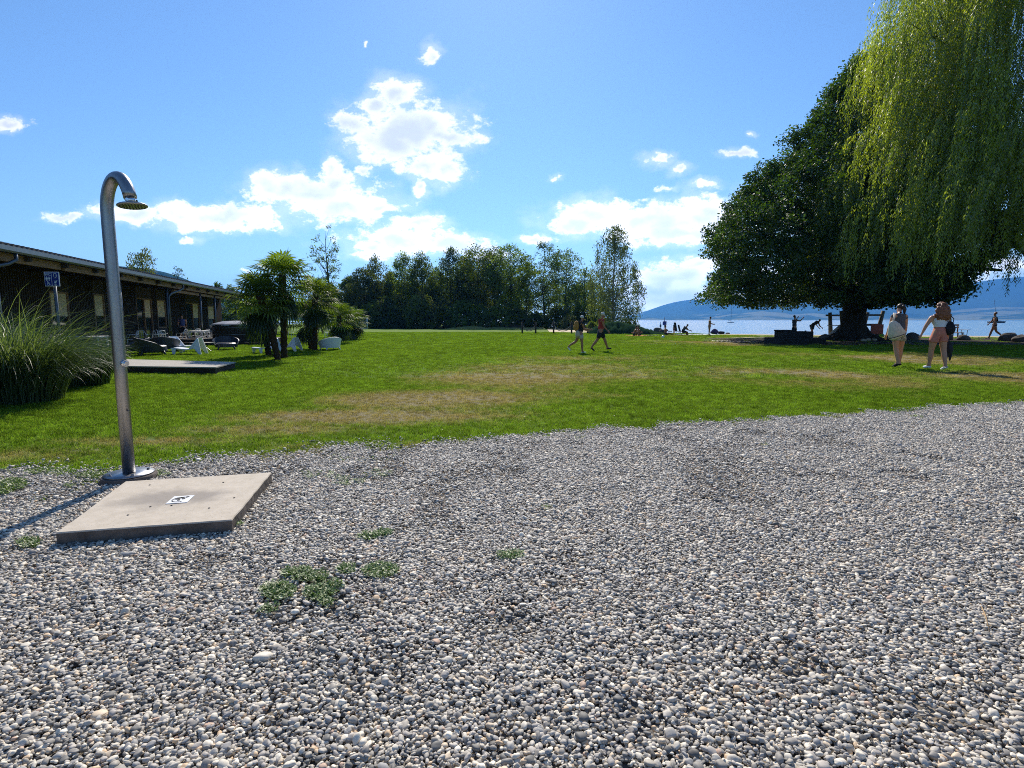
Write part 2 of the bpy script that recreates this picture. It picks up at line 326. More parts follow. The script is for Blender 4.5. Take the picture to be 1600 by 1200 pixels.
class MB:
    def __init__(s): s.v = []; s.f = []; s.sm = []; s.mi = []; s.cur = 0
    def add(s, vs, fs, smooth=False):
        o = len(s.v); s.v += [tuple(v) for v in vs]
        for f in fs: s.f.append(tuple(i + o for i in f)); s.sm.append(smooth); s.mi.append(s.cur)
        return s
    def box(s, c, size, rot=None, taper=1.0):
        x, y, z = [q / 2 for q in size]; c = Vector(c)
        R = rot if isinstance(rot, Matrix) else Matrix.Rotation(rot or 0, 3, 'Z')
        pts = [Vector((sx * x * (taper if sz > 0 else 1), sy * y * (taper if sz > 0 else 1), sz * z)) for sz in (-1, 1) for sy in (-1, 1) for sx in (-1, 1)]
        return s.add([R @ p + c for p in pts], [(0, 2, 3, 1), (4, 5, 7, 6), (0, 1, 5, 4), (2, 6, 7, 3), (0, 4, 6, 2), (1, 3, 7, 5)])
    def beam(s, a, b, w, h, up=(0, 0, 1)):
        a = Vector(a); b = Vector(b); d = (b - a); L = d.length; d.normalize(); up = Vector(up)
        if abs(d.dot(up)) > .98: up = Vector((0, 1, 0))
        r = d.cross(up).normalized(); u = r.cross(d)
        R = Matrix((r, d, u)).transposed()
        return s.box((a + b) / 2, (w, L, h), R)
    def tube(s, pts, rad, seg=10, cap=True, smooth=True, squash=1.0):
        pts = [Vector(p) for p in pts]; n = len(pts)
        if not hasattr(rad, '__len__'): rad = [rad] * n
        vs = []; ref = None
        for i, p in enumerate(pts):
            d = (pts[min(i + 1, n - 1)] - pts[max(i - 1, 0)]).normalized()
            if ref is None: ref = Vector((1, 0, 0)) if abs(d.x) < .9 else Vector((0, 1, 0))
            r = (ref - d * ref.dot(d)).normalized(); ref = r; u = d.cross(r)
            for k in range(seg):
                a = 2 * pi * k / seg; vs.append(p + (r * cos(a) + u * sin(a) * squash) * rad[i])
        fs = [(i * seg + k, i * seg + (k + 1) % seg, (i + 1) * seg + (k + 1) % seg, (i + 1) * seg + k) for i in range(n - 1) for k in range(seg)]
        if cap:
            s.add(vs, fs, smooth); o = len(s.v) - len(vs)
            s.f.append(tuple(o + k for k in reversed(range(seg)))); s.sm.append(False); s.mi.append(s.cur)
            s.f.append(tuple(o + (n - 1) * seg + k for k in range(seg))); s.sm.append(False); s.mi.append(s.cur)
            return s
        return s.add(vs, fs, smooth)
    def lathe(s, prof, seg=24, c=(0, 0, 0), smooth=True, sx=1, sy=1):
        vs = [(c[0] + r * cos(2 * pi * k / seg) * sx, c[1] + r * sin(2 * pi * k / seg) * sy, c[2] + z) for r, z in prof for k in range(seg)]
        fs = [(i * seg + k, i * seg + (k + 1) % seg, (i + 1) * seg + (k + 1) % seg, (i + 1) * seg + k) for i in range(len(prof) - 1) for k in range(seg)]
        return s.add(vs, fs, smooth)
    def prism(s, poly, z0, z1):
        n = len(poly)
        return s.add([(p[0], p[1], z0) for p in poly] + [(p[0], p[1], z1) for p in poly],
                     [tuple(reversed(range(n))), tuple(range(n, 2 * n))] + [(i, (i + 1) % n, n + (i + 1) % n, n + i) for i in range(n)])
    def blob(s, c, r, seed=0, amp=.15, fr=2.0, seg=12, rings=8, rot=0):
        """lumpy ellipsoid"""
        rng = random.Random(seed); ph = [rng.uniform(0, 6.28) for _ in range(6)]
        vs = []; R = Matrix.Rotation(rot, 3, 'Z')
        for i in range(rings + 1):
            th = pi * i / rings
            for k in range(seg):
                a = 2 * pi * k / seg
                d = Vector((sin(th) * cos(a), sin(th) * sin(a), cos(th)))
                q = 1 + amp * (sin(fr * 2 * d.x + ph[0]) * .5 + sin(fr * 3 * d.y + ph[1]) * .4 + sin(fr * 2.5 * d.z + ph[2]) * .4 + .35 * sin(fr * 5 * (d.x + d.y) + ph[3]))
                vs.append(R @ Vector((d.x * r[0] * q, d.y * r[1] * q, d.z * r[2] * q)) + Vector(c))
        fs = [(i * seg + k, (i + 1) * seg + k, (i + 1) * seg + (k + 1) % seg, i * seg + (k + 1) % seg) for i in range(rings) for k in range(seg)]
        return s.add(vs, fs, True)
    def build(s, name, mats, parent=None, bevel=0):
        me = bpy.data.meshes.new(name); me.from_pydata(s.v, [], s.f)
        me.polygons.foreach_set('use_smooth', s.sm); me.polygons.foreach_set('material_index', s.mi); me.update()
        o = link(name, me, mats, parent)
        if bevel:
            b = o.modifiers.new('bevel', 'BEVEL'); b.width = bevel; b.segments = 2; b.limit_method = 'ANGLE'
        return o
def tag(o, label=None, cat=None, group=None, kind=None):
    if label: o['label'] = label
    if cat: o['category'] = cat
    if group: o['group'] = group
    if kind: o['kind'] = kind
    return o
def thing(name, label, cat, loc=(0, 0, 0), rz=0, group=None, scale=1):
    o = bpy.data.objects.new(name, None); col.objects.link(o); o.empty_display_size = .2
    o.location = loc; o.rotation_euler = (0, 0, rz); o.scale = (scale,) * 3
    return tag(o, label, cat, group)
def copy_tree(root, loc, rz, label=None, scale=None):
    c = root.copy(); col.objects.link(c); c.location = loc; c.rotation_euler = (0, 0, rz)
    if label: c['label'] = label
    if scale: c.scale = (scale,) * 3
    for ch in root.children:
        d = ch.copy(); col.objects.link(d); d.parent = c
        for g in ch.children:
            e = g.copy(); col.objects.link(e); e.parent = d
    return c
def text_mesh(body, size, name, mt, parent, loc, rot, extrude=.002, align='CENTER'):
    cu = bpy.data.curves.new(name, 'FONT'); cu.body = body; cu.size = size; cu.extrude = extrude; cu.align_x = align; cu.align_y = 'CENTER'
    t = bpy.data.objects.new(name, cu); col.objects.link(t)
    dg = bpy.context.evaluated_depsgraph_get(); me = bpy.data.meshes.new_from_object(t.evaluated_get(dg))
    bpy.data.objects.remove(t); o = link(name, me, mt, parent); o.location = loc; o.rotation_euler = rot; return o

# value noise in numpy
def vnoise(x, y, seed=0, scale=1.0, octv=4):
    x = np.asarray(x, float) * scale; y = np.asarray(y, float) * scale; out = 0; amp = 1; tot = 0
    for o in range(octv):
        xi = np.floor(x).astype(np.int64); yi = np.floor(y).astype(np.int64); fx = x - xi; fy = y - yi
        fx = fx * fx * (3 - 2 * fx); fy = fy * fy * (3 - 2 * fy)
        def h(a, b):
            n = (a * 374761393 + b * 668265263 + (seed + o) * 974634777) & 0x7fffffff
            n = ((n ^ (n >> 13)) * 1274126177) & 0x7fffffff
            return (n & 0xffff) / 65535.0
        v = (h(xi, yi) * (1 - fx) + h(xi + 1, yi) * fx) * (1 - fy) + (h(xi, yi + 1) * (1 - fx) + h(xi + 1, yi + 1) * fx) * fy
        out = out + v * amp; tot += amp; amp *= .5; x = x * 2.03; y = y * 2.03
    return out / tot

# ------------------------------------------------------------------ terrain
EDGE = [G(x, y) for x, y in ((-700, 800), (-300, 762), (-100, 748), (0, 742), (90, 740), (160, 748), (250, 728), (330, 722), (430, 712), (560, 703), (700, 692), (850, 683),
                             (1000, 673), (1200, 656), (1400, 644), (1600, 631), (1800, 619), (2100, 603))]
EX = np.array([p.x for p in EDGE]); EY = np.array([p.y for p in EDGE])
def edge_y(X):
    return np.interp(X, EX, EY) + (vnoise(X, X * 0, 5, 1.1, 5) - .5) * .55
SHORE = [(-2500, 900), (-600, 420), (-200, 230), (-40, 190), (0, 170), (6, 130), (9, 90), (11, 72), (14, 67), (20, 64), (30, 60), (40, 57), (54, 52), (75, 45), (120, 25), (200, -40), (600, -400), (3000, -2000)]
SX = np.array([p[0] for p in SHORE], float); SY = np.array([p[1] for p in SHORE], float)
def shore_d(X, Y):      # metres of land left before the water
    return np.interp(X, SX, SY) - Y
WZ = -.42
def ground_z(X, Y):
    d = shore_d(X, Y) + (vnoise(X, Y, 9, .25, 3) - .5) * 1.5
    z = np.where(d > 9, 0.0, WZ + .02 + (d / 9) * (-WZ - .02))
    z = np.where(d < 0, WZ - .2 + np.maximum(d, -8) * .12, z)
    z = z + (vnoise(X, Y, 3, .18, 3) - .5) * .05 * np.clip((np.abs(Y) - 9) / 10, 0, 1) * (d > 2)
    return z
def gz(X, Y): return float(ground_z(np.array([X]), np.array([Y]))[0])
DRY = [(G(230, 690), 1.4, .35, .75), (G(420, 672), 1.6, .5, .8), (G(540, 650), 2.6, .8, 1.15), (G(620, 624), 2.4, 1.6, 1.1), (G(770, 590), 4.2, 2.6, .95), (G(820, 575), 4.5, 3, .75), (G(890, 590), 2.6, 2.0, .5),
       (G(1250, 582), 5, 3.0, .4), (G(1000, 560), 6, 4, .4), (G(1350, 560), 8, 3.5, .4), (G(1100, 535), 5, 3.5, .75), (G(720, 560), 4, 2.4, .3), (G(500, 700), 1.2, .35, .5), (G(0, 715), 1.6, .5, .6),
       (G(1480, 600), 4, 1.5, .35), (G(1180, 530), 6, 4, .7)]
LUSH = [(G(330, 600), 4, 3, .6), (G(520, 560), 5, 6, .65), (G(640, 530), 14, 14, .6), (G(480, 540), 5, 6, .5), (G(800, 520), 14, 16, .4), (G(250, 640), 2.5, 1.2, .4)]
def soil_shade_at(X, Y):  # band of bare soil and painted shade under the linden
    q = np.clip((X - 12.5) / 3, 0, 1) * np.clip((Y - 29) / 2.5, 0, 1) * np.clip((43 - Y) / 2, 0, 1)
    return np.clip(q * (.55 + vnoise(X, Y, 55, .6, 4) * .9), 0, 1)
def dryness(X, Y):
    d = np.full(np.shape(X), .02)
    for c, rx, ry, a in DRY: d = np.maximum(d, a * np.exp(-(((X - c.x) / rx) ** 2 + ((Y - c.y) / ry) ** 2)))
    st = vnoise(X, Y, 61, .30, 5); d = d + np.clip((st - .52) * 2.2, 0, .42) * np.clip((X + 6) / 8, 0, 1) * np.clip((70 - Y) / 20, 0, 1)
    for c, rx, ry, a in LUSH: d = d - a * np.exp(-(((X - c.x) / rx) ** 2 + ((Y - c.y) / ry) ** 2))
    e = Y - edge_y(X)
    d = np.maximum(d, .55 * np.exp(-(e / .28) ** 2) * vnoise(X, Y, 21, .8, 3) * 1.6)
    d = d + (vnoise(X, Y, 12, .5, 4) - .42) * .9 * np.clip((X + 3) / 14, 0.1, 1)
    return d
def build_ground():
    xs = np.concatenate([-np.geomspace(9000, 61, 26), np.arange(-60, 75, .45), np.geomspace(76, 9000, 26)])
    ys = np.concatenate([[-300, -120, -60, -30, -15], np.arange(-8, 90, .45), np.geomspace(91, 9000, 40)])
    X, Y = np.meshgrid(xs, ys); Z = ground_z(X, Y)
    nx, ny = len(xs), len(ys)
    i = (np.arange(ny - 1)[:, None] * nx + np.arange(nx - 1)[None, :]).ravel()
    me = npmesh('ground', np.stack([X.ravel(), Y.ravel(), Z.ravel()], 1), np.stack([i, i + 1, i + nx + 1, i + nx], 1), True)
    a = me.attributes.new('dry', 'FLOAT', 'POINT'); a.data.foreach_set('value', dryness(X, Y).ravel().astype(np.float32))
    a = me.attributes.new('soil_shade', 'FLOAT', 'POINT'); a.data.foreach_set('value', soil_shade_at(X, Y).ravel().astype(np.float32))
    d = shore_d(X, Y); sand = np.clip(1 - (d - 12) / 4, 0, 1) * np.clip((X - 17) / 6, 0, 1)
    tr = np.exp(-(((X - 22) / 7) ** 2 + ((Y - 45) / 3.5) ** 2)); sand = np.maximum(sand, tr * .8)
    a = me.attributes.new('sand', 'FLOAT', 'POINT'); a.data.foreach_set('value', sand.ravel().astype(np.float32))
    tag(link('ground', me, 'ground'), kind='structure')
build_ground()
def sheet(name, poly, z, mt):
    b = MB(); b.add([(p[0], p[1], z if z is not None else 0) for p in poly], [tuple(range(len(poly)))]); return tag(b.build(name, mt), kind='structure')
# lake
b = MB(); b.add([(-9000, 20, WZ), (9000, -9000, WZ), (12000, 12000, WZ), (-9000, 12000, WZ)], [(0, 1, 2, 3)])
tag(b.build('lake_water', 'water'), kind='structure')
# gravel bed: a sheet following the lawn's edge
xs = np.arange(-16, 22, .12); ey = edge_y(xs)
b = MB(); n = len(xs)
vs = [(x, e - .02, .006) for x, e in zip(xs, ey)] + [(x, -6, .006) for x in xs]
b.add(vs, [(n + i, n + i + 1, i + 1, i) for i in range(n - 1)])
tag(b.build('gravel_bed', 'gravel_bed'), kind='structure')

# ------------------------------------------------------------------ instancing of stuff
def instancer(name, label, pts, rots, scales, idx, variants, dry=None):
    cl = bpy.data.collections.new(name + '_sources')
    for v in variants: cl.objects.link(v)
    me = bpy.data.meshes.new(name); me.vertices.add(len(pts)); me.vertices.foreach_set('co', np.asarray(pts, np.float32).ravel())
    def at(nm, ty, dat):
        a = me.attributes.new(nm, ty, 'POINT'); a.data.foreach_set('vector' if ty == 'FLOAT_VECTOR' else 'value', np.asarray(dat).ravel())
    at('rot', 'FLOAT_VECTOR', rots.astype(np.float32)); at('scl', 'FLOAT_VECTOR', scales.astype(np.float32)); at('idx', 'INT', idx.astype(np.int32))
    if dry is not None: at('dry', 'FLOAT', dry.astype(np.float32))
    o = link(name, me); tag(o, label, None, None, 'stuff')
    ng = bpy.data.node_groups.new(name, 'GeometryNodeTree')
    ng.interface.new_socket('Geometry', in_out='INPUT', socket_type='NodeSocketGeometry'); ng.interface.new_socket('Geometry', in_out='OUTPUT', socket_type='NodeSocketGeometry')
    N = ng.nodes; L = ng.links; gi = N.new('NodeGroupInput'); go = N.new('NodeGroupOutput')
    mp = N.new('GeometryNodeMeshToPoints'); ip = N.new('GeometryNodeInstanceOnPoints'); ci = N.new('GeometryNodeCollectionInfo')
    ci.inputs['Collection'].default_value = cl; ci.inputs['Separate Children'].default_value = True; ci.inputs['Reset Children'].default_value = True
    def na(nm, ty):
        q = N.new('GeometryNodeInputNamedAttribute'); q.data_type = ty; q.inputs[0].default_value = nm; return q.outputs[0]
    L.new(gi.outputs[0], mp.inputs['Mesh']); L.new(mp.outputs[0], ip.inputs['Points']); L.new(ci.outputs[0], ip.inputs['Instance'])
    ip.inputs['Pick Instance'].default_value = True
    L.new(na('idx', 'INT'), ip.inputs['Instance Index']); L.new(na('scl', 'FLOAT_VECTOR'), ip.inputs['Scale'])
    er = N.new('FunctionNodeEulerToRotation'); L.new(na('rot', 'FLOAT_VECTOR'), er.inputs[0]); L.new(er.outputs[0], ip.inputs['Rotation'])
    L.new(ip.outputs[0], go.inputs[0])
    md = o.modifiers.new('scatter', 'NODES'); md.node_group = ng
    return o
def src(name, me, mt):
    o = bpy.data.objects.new(name, me); me.materials.append(M[mt]); return o
rng = np.random.default_rng(7)
# slab & shower geometry
SLZ = .105
SLAB = [G(88, 832, SLZ), G(362, 812, SLZ), G(424, 738, SLZ), G(196, 752, SLZ)]
SLC = sum(SLAB, Vector()) / 4
BASE = G(203, 752, 0)
def in_poly(X, Y, poly, grow=0.0):
    c = sum((Vector((p[0], p[1], 0)) for p in poly), Vector()) / len(poly)
    P = [((p[0] - c.x) * (1 + grow) + c.x, (p[1] - c.y) * (1 + grow) + c.y) for p in poly]
    ins = np.ones(np.shape(X), bool)
    for i in range(len(P)):
        a, b_ = P[i], P[(i + 1) % len(P)]
        ins &= ((b_[0] - a[0]) * (Y - a[1]) - (b_[1] - a[1]) * (X - a[0])) >= 0
    return ins
def gravel():
    import bmesh
    var = []
    for k in range(12):
        bm = bmesh.new(); bmesh.ops.create_icosphere(bm, subdivisions=3, radius=1)
        r = random.Random(k); sx, sy, sz = 1, r.uniform(.62, .92), r.uniform(.32, .58); ph = [r.uniform(0, 6) for _ in range(6)]; ex = r.uniform(.75, 1.05)
        for v in bm.verts:
            p = v.co.normalized(); p = Vector([math.copysign(abs(q) ** ex, q) for q in p])
            q = 1 + .10 * sin(2.1 * p.x + ph[0]) + .09 * sin(2.7 * p.y + ph[1]) + .06 * sin(3.3 * p.z + ph[2]) + .05 * sin(5 * p.x + 4 * p.y + ph[3])
            v.co = Vector((p.x * sx, p.y * sy, p.z * sz)) * q
        for f in bm.faces: f.smooth = True
        me = bpy.data.meshes.new('pebble'); bm.to_mesh(me); bm.free(); var.append(src('pebble', me, 'pebble'))
    P = []
    for s, zlo, zhi in ((.0134, .006, .020), (.024, .002, .007)):
        gx, gy = np.meshgrid(np.arange(-9.5, 13.5, s), np.arange(.35, 9.9, s)); gx = gx.ravel(); gy = gy.ravel()
        gx = gx + rng.uniform(-.5, .5, gx.size) * s; gy = gy + rng.uniform(-.5, .5, gy.size) * s
        e = edge_y(gx) - gy
        spread = np.where(gx < -1.2, .45, .26); e = e + (vnoise(gx, gy, 77, 3.5, 3) - .5) * .6
        k = (e + rng.normal(0, 1, gx.size) * spread * .5 > 0) & (np.abs(gx) < gy * .98 + 3.2) & (gx > -9.3)
        k &= ~in_poly(gx, gy, SLAB, -.01); k &= (gx - BASE.x) ** 2 + (gy - BASE.y) ** 2 > .18 ** 2
        # thin spots where the fine sand shows
        dn = vnoise(gx, gy, 31, 1.7, 4); k &= rng.uniform(0, 1, gx.size) > np.clip((dn - .60) * 7, 0, .6)
        for c, r0 in ((G(470, 950), .22), (G(560, 955), .16), (G(860, 915), .10), (G(880, 880), .10), (G(530, 900), .2)):
            k &= ~(((gx - c.x) ** 2 + (gy - c.y) ** 2 < r0 ** 2) & (rng.uniform(0, 1, gx.size) < .5))
        gx, gy = gx[k], gy[k]
        P.append(np.stack([gx, gy, rng.uniform(zlo, zhi, gx.size) + vnoise(gx, gy, 90, 3.2, 3) * .022], 1))
    P = np.concatenate(P); N = len(P)
    rot = np.stack([rng.normal(0, .32, N), rng.normal(0, .32, N), rng.uniform(0, 6.28, N)], 1)
    s = np.clip(rng.lognormal(math.log(.0083), .35, N), .0035, .021); s = np.where(rng.uniform(0, 1, N) > .995, s * 1.7, s)
    instancer('gravel', 'grey rounded pebbles covering the ground in front of the lawn', P, rot, np.stack([s, s, s], 1), rng.integers(0, 12, N), var)
gravel()
def tuft(seed, R, n, h, w):
    r = np.random.default_rng(seed); V = []; F = []
    rad = np.sqrt(r.uniform(0, 1, n)) * R; an = r.uniform(0, 6.28, n); bx = rad * np.cos(an); by = rad * np.sin(an)
    hh = h * r.uniform(.5, 1.25, n); az = r.uniform(0, 6.28, n); lean = hh * r.uniform(.1, .9, n)
    wx, wy = -np.sin(az) * w / 2, np.cos(az) * w / 2
    la = r.uniform(0, 6.28, n); lx, ly = np.cos(la) * lean, np.sin(la) * lean
    v = np.stack([np.stack([bx - wx, by - wy, 0 * bx], 1), np.stack([bx + wx, by + wy, 0 * bx], 1),
                  np.stack([bx + wx * .6 + lx * .45, by + wy * .6 + ly * .45, hh * .65], 1), np.stack([bx + lx, by + ly, hh], 1)], 1)
    F = np.arange(n * 4).reshape(n, 4)
    return npmesh('tuft', v.reshape(-1, 3), F)
def lawn():
    def field(name, label, s, y0, y1, R, n, h, w, seed):
        var = [src('tuft', tuft(seed + k, R, n, h, w), 'blade') for k in range(6)]
        gx, gy = np.meshgrid(np.arange(-y1 * .98 - 3, y1 * .98 + 3, s), np.arange(y0, y1, s)); gx = gx.ravel(); gy = gy.ravel()
        gx = gx + rng.uniform(-.5, .5, gx.size) * s; gy = gy + rng.uniform(-.5, .5, gy.size) * s
        e = gy - edge_y(gx); k = (np.abs(gx) < gy * .98 + 2) & (gy > y0) & (gy < y1) & (shore_d(gx, gy) > np.where(gx > 19, 15, 5))
        thin = np.where(gx < -1.2, .30, .17); e = e - (vnoise(gx, gy, 77, 3.5, 3) - .5) * .6
        k &= (e + rng.normal(0, 1, gx.size) * thin - .05) > 0
        k &= ~in_poly(gx, gy, SLAB, .02)
        k &= ~in_poly(gx, gy, DECK, .0)
        k &= ((gx - 24) / 8) ** 2 + ((gy - 41) / 4) ** 2 > 1
        dry = dryness(gx, gy)
        k &= rng.uniform(0, 1, gx.size) > np.clip(soil_shade_at(gx, gy) * 1.3, 0, .93)
        k &= rng.uniform(0, 1, gx.size) > np.clip(dry - .5, 0, .4)
        gx, gy, dry = gx[k], gy[k], dry[k]; N = len(gx)
        z = ground_z(gx, gy)
        sc_ = rng.uniform(.7, 1.25, N) * (1 - .3 * np.clip(dry, 0, 1))
        instancer(name, label, np.stack([gx, gy, z], 1), np.stack([rng.normal(0, .06, N), rng.normal(0, .06, N), rng.uniform(0, 6.28, N)], 1),
                  np.stack([sc_, sc_, sc_], 1), rng.integers(0, 6, N), var, dry)
    field('lawn_grass', 'short mown grass of the lawn nearest the gravel', .075, 3.5, 13, .07, 34, .036, .0055, 50)
    field('lawn_grass', 'short mown grass of the middle lawn', .20, 13, 30, .17, 70, .042, .011, 80)
    field('lawn_grass', 'short mown grass of the far lawn', .42, 30, 62, .36, 110, .05, .022, 110)
DECK = [G(150, 576, .0), G(337, 575, 0), G(368, 568, 0), G(150, 561, 0)]
lawn()

# ------------------------------------------------------------------ far mountains
def ridge(name, prof, Y, depth, mt, seed, rough=.06, base=-2, foot=.12):
    """terrain strip whose skyline passes through photo points prof at distance Y, falling toward the lake"""
    pxs = [p[0] for p in prof]; xs = np.linspace(pxs[0], pxs[-1], 220); ys = np.interp(xs, pxs, [p[1] for p in prof])
    ys = np.convolve(np.pad(ys, 4, 'edge'), np.ones(9) / 9, 'valid')
    top = np.array([HZ(y, Y) for y in ys]); X = np.array([(x - 800) / FPX * Y * cp for x in xs])
    rows = 46; V = []
    for j in range(rows):
        t = j / (rows - 1)              # 0 at the shore, 1 at the ridge
        yy = Y - depth * (1 - t)
        h = base + (top - base) * (foot * t + (1 - foot) * t ** 2.2)
        Xj = X * (yy / Y) if False else X
        nz = (vnoise(Xj, np.full_like(Xj, yy), seed, 6 / depth, 5) - .5) * (top.max() - base) * rough * 4 * np.sin(pi * min(t * 1.02, 1)) ** .8
        V.append(np.stack([Xj, np.full_like(Xj, yy), np.maximum(h + nz, base)], 1))
    V.append(np.stack([X, np.full_like(X, Y + depth * .4), np.full_like(X, base)], 1)); rows += 1
    V = np.concatenate(V); nx = len(xs); i = (np.arange(rows - 1)[:, None] * nx + np.arange(nx - 1)[None, :]).ravel()
    tag(link(name, npmesh(name, V, np.stack([i, i + 1, i + nx + 1, i + nx], 1), True), mt), kind='structure')
ridge('mountain_range', [(600, 500), (880, 501), (985, 497), (1020, 481), (1060, 468), (1100, 466), (1140, 471), (1200, 474), (1300, 466), (1400, 458), (1480, 449), (1530, 438), (1600, 431), (1700, 430), (1850, 445), (2000, 425), (2300, 440), (2600, 430)],
      7000, 2600, 'mountain', 4)
ridge('hill', [(-900, 470), (-300, 425), (0, 415), (150, 412), (240, 420), (268, 425), (300, 438), (330, 452), (360, 466), (400, 480), (470, 490), (600, 500)], 1500, 500, 'near_hill', 8)

# ================================================================== OBJECTS
# ------------------------------------------------------------------ shower and slab
def shower():
    th = thing('beach_shower', 'tall brushed steel outdoor shower with a curved neck beside the concrete slab', 'shower', (BASE.x, BASE.y, 0))
    b = MB(); b.lathe([(0, -.03), (.205, -.03), (.205, .055), (.195, .065), (0, .065)], 40); b.build('footing', 'concrete_dark', th)
    b = MB(); b.lathe([(.0, .068), (.185, .068), (.185, .076), (.07, .080), (.0, .080)], 40); f = b.build('base_plate', 'steel', th)
    b = MB()
    for k in range(4):
        a = pi / 4 + k * pi / 2; b = MB(); b.lathe([(0, .094), (.010, .094), (.012, .09), (.012, .076)], 6, (.14 * cos(a), .14 * sin(a), 0), False); b.build('bolt', 'steel', f)
    u = (SLC - BASE); u.z = 0; u.normalize(); u = (u + Vector((.9, 0, 0))).normalized()
    pts = [Vector((0, 0, .08)), Vector((0, 0, 1.0)), Vector((0, 0, 2.0)), Vector((0, 0, 2.16))]
    for k in range(1, 19):
        a = radians(158) * k / 18
        pts.append(Vector(u) * (.150 * (1 - cos(a))) + Vector((0, 0, 2.24 + .27 * sin(a))))
    end = pts[-1]; d = (pts[-1] - pts[-2]).normalized()
    b = MB(); b.tube(pts, .047, 28); b.build('pole', 'steel', th)
    b = MB(); c = end + d * .02; b.tube([end, end + d * .045], [.036, .03], 18)
    for q in (-1, 1):
        side = u.cross(Vector((0, 0, 1))) * .03 * q; b.tube([c + side - u * .012, c + side * 1.3 + u * .012], .012, 8)
    b.build('collar', 'steel_bright', th)
    hc = end + d * .06; R = Vector((0, 0, 1)).rotation_difference(Vector((-d.x * .35, -d.y * .35, 1)).normalized()).to_matrix()
    b = MB(); b.lathe([(0, .022), (.03, .02), (.095, .006), (.105, 0), (.105, -.008), (.100, -.012), (0, -.012)], 40)
    b.v = [tuple(R @ Vector(v) + hc) for v in b.v]; h = b.build('shower_head', 'steel', th)
    b = MB()
    for ring, n in ((.02, 6), (.042, 12), (.064, 18), (.086, 24)):
        for k in range(n):
            a = 2 * pi * k / n; b.box((ring * cos(a), ring * sin(a), -.0135), (.006, .006, .004), a)
    b.v = [tuple(R @ Vector(v) + hc) for v in b.v]; b.build('nozzle', 'rubber', h)
    v = Vector((u.x, u.y, 0)); z = 1.02
    b = MB(); b.tube([v * .040 + Vector((0, 0, z)), v * .075 + Vector((0, 0, z))], [.028, .028], 18); b.tube([v * .075 + Vector((0, 0, z)), v * .088 + Vector((0, 0, z))], [.021, .018], 18)
    b.build('push_button', 'steel_bright', th)
    b = MB(); b.tube([v * .05 + Vector((0, 0, .62)), v * .06 + Vector((0, 0, .62))], .008, 8); b.build('screw', 'steel_dark', th)
shower()
def slab():
    th = thing('shower_slab', 'square beige concrete slab lying on the pebbles at the foot of the shower', 'concrete slab', (SLC.x, SLC.y, 0))
    P = [(p.x - SLC.x, p.y - SLC.y) for p in SLAB]
    b = MB(); rr = random.Random(3); out = []
    for i in range(4):
        a, c = P[i], P[(i + 1) % 4]
        for k in range(14):
            t = k / 14; j = rr.uniform(-.003, .003); out.append((a[0] + (c[0] - a[0]) * t + j, a[1] + (c[1] - a[1]) * t + j))
    n = len(out)
    b.add([(x, y, -.03) for x, y in out] + [(x, y, SLZ - .008) for x, y in out], [(i, (i + 1) % n, n + (i + 1) % n, n + i) for i in range(n)])
    b.cur = 1
    b.add([(x, y, SLZ - .008) for x, y in out] + [(x * .992, y * .992, SLZ) for x, y in out], [(i, (i + 1) % n, n + (i + 1) % n, n + i) for i in range(n)] + [tuple(range(n, 2 * n))])
    b.build('slab_body', ['concrete_dark', 'slab_top'], th)
    st = thing('pictogram', None, None); st.parent = th
    bpy.data.objects.remove(st)
    ang = atan2(P[1][1] - P[0][1], P[1][0] - P[0][0])
    q = G(282, 781, SLZ) - SLC; q.z = 0
    b = MB(); b.box((q.x, q.y, SLZ + .003), (.135, .16, .003), ang); s_ = b.build('pictogram_plate', 'white_paint', th)
    R = Matrix.Rotation(ang, 3, 'Z')
    def add_px(bb, shapes):
        for (x, y, w_, h_, r) in shapes:
            c = R @ Vector((x, y, 0)); bb.box((q.x + c.x, q.y + c.y, SLZ + .0062), (w_, h_, .0012), ang + r)
    b = MB(); add_px(b, [(-.01, .035, .05, .018, .3), (.012, .02, .018, .05, .5), (-.03, .01, .03, .016, -.5), (.03, .045, .022, .022, .8), (-.008, -.005, .016, .05, .2)])
    b.build('worn_pictogram', 'rubber', s_)
    b = MB()
    for k in range(22):
        a = 2 * pi * k / 22
        if 5 < k < 19: add_px(b, [(.048 * cos(a), .052 * sin(a) - .008, .012, .006, a + pi / 2)])
    b.build('worn_ring', 'rubber', s_)
    b = MB()
    for (x, y) in ((234, 758), (349, 754), (200, 805), (327, 794), (268, 790), (235, 792), (366, 778)):
        p = G(x, y, SLZ) - SLC; b.lathe([(0, .004), (.006, .003), (.0075, 0)], 8, (p.x, p.y, SLZ + .001))
    b.build('drain_hole', 'rubber', th)
slab()
b = MB(); c = G(222, 838, 0); b.blob((c.x, c.y, .02), (.022, .018, .022), 4); tag(b.build('stone', 'cloth_beige'), 'pale upright stone leaning on the front edge of the concrete slab', 'stone')
b = MB(); c = G(118, 1046, 0); b.blob((c.x, c.y, .022), (.024, .018, .014), 9); tag(b.build('stone', 'timber_dark'), 'dark brown stone on the pebbles near the lower left corner', 'stone')
b = MB(); c = G(1532, 944, .025); e = G(1546, 986, .025); b.tube([c, (c + e) / 2 + Vector((.004, 0, .006)), e], [.002, .003, .002], 6); tag(b.build('twig', 'twig'), 'thin tan twig lying on the pebbles at the right', 'twig')

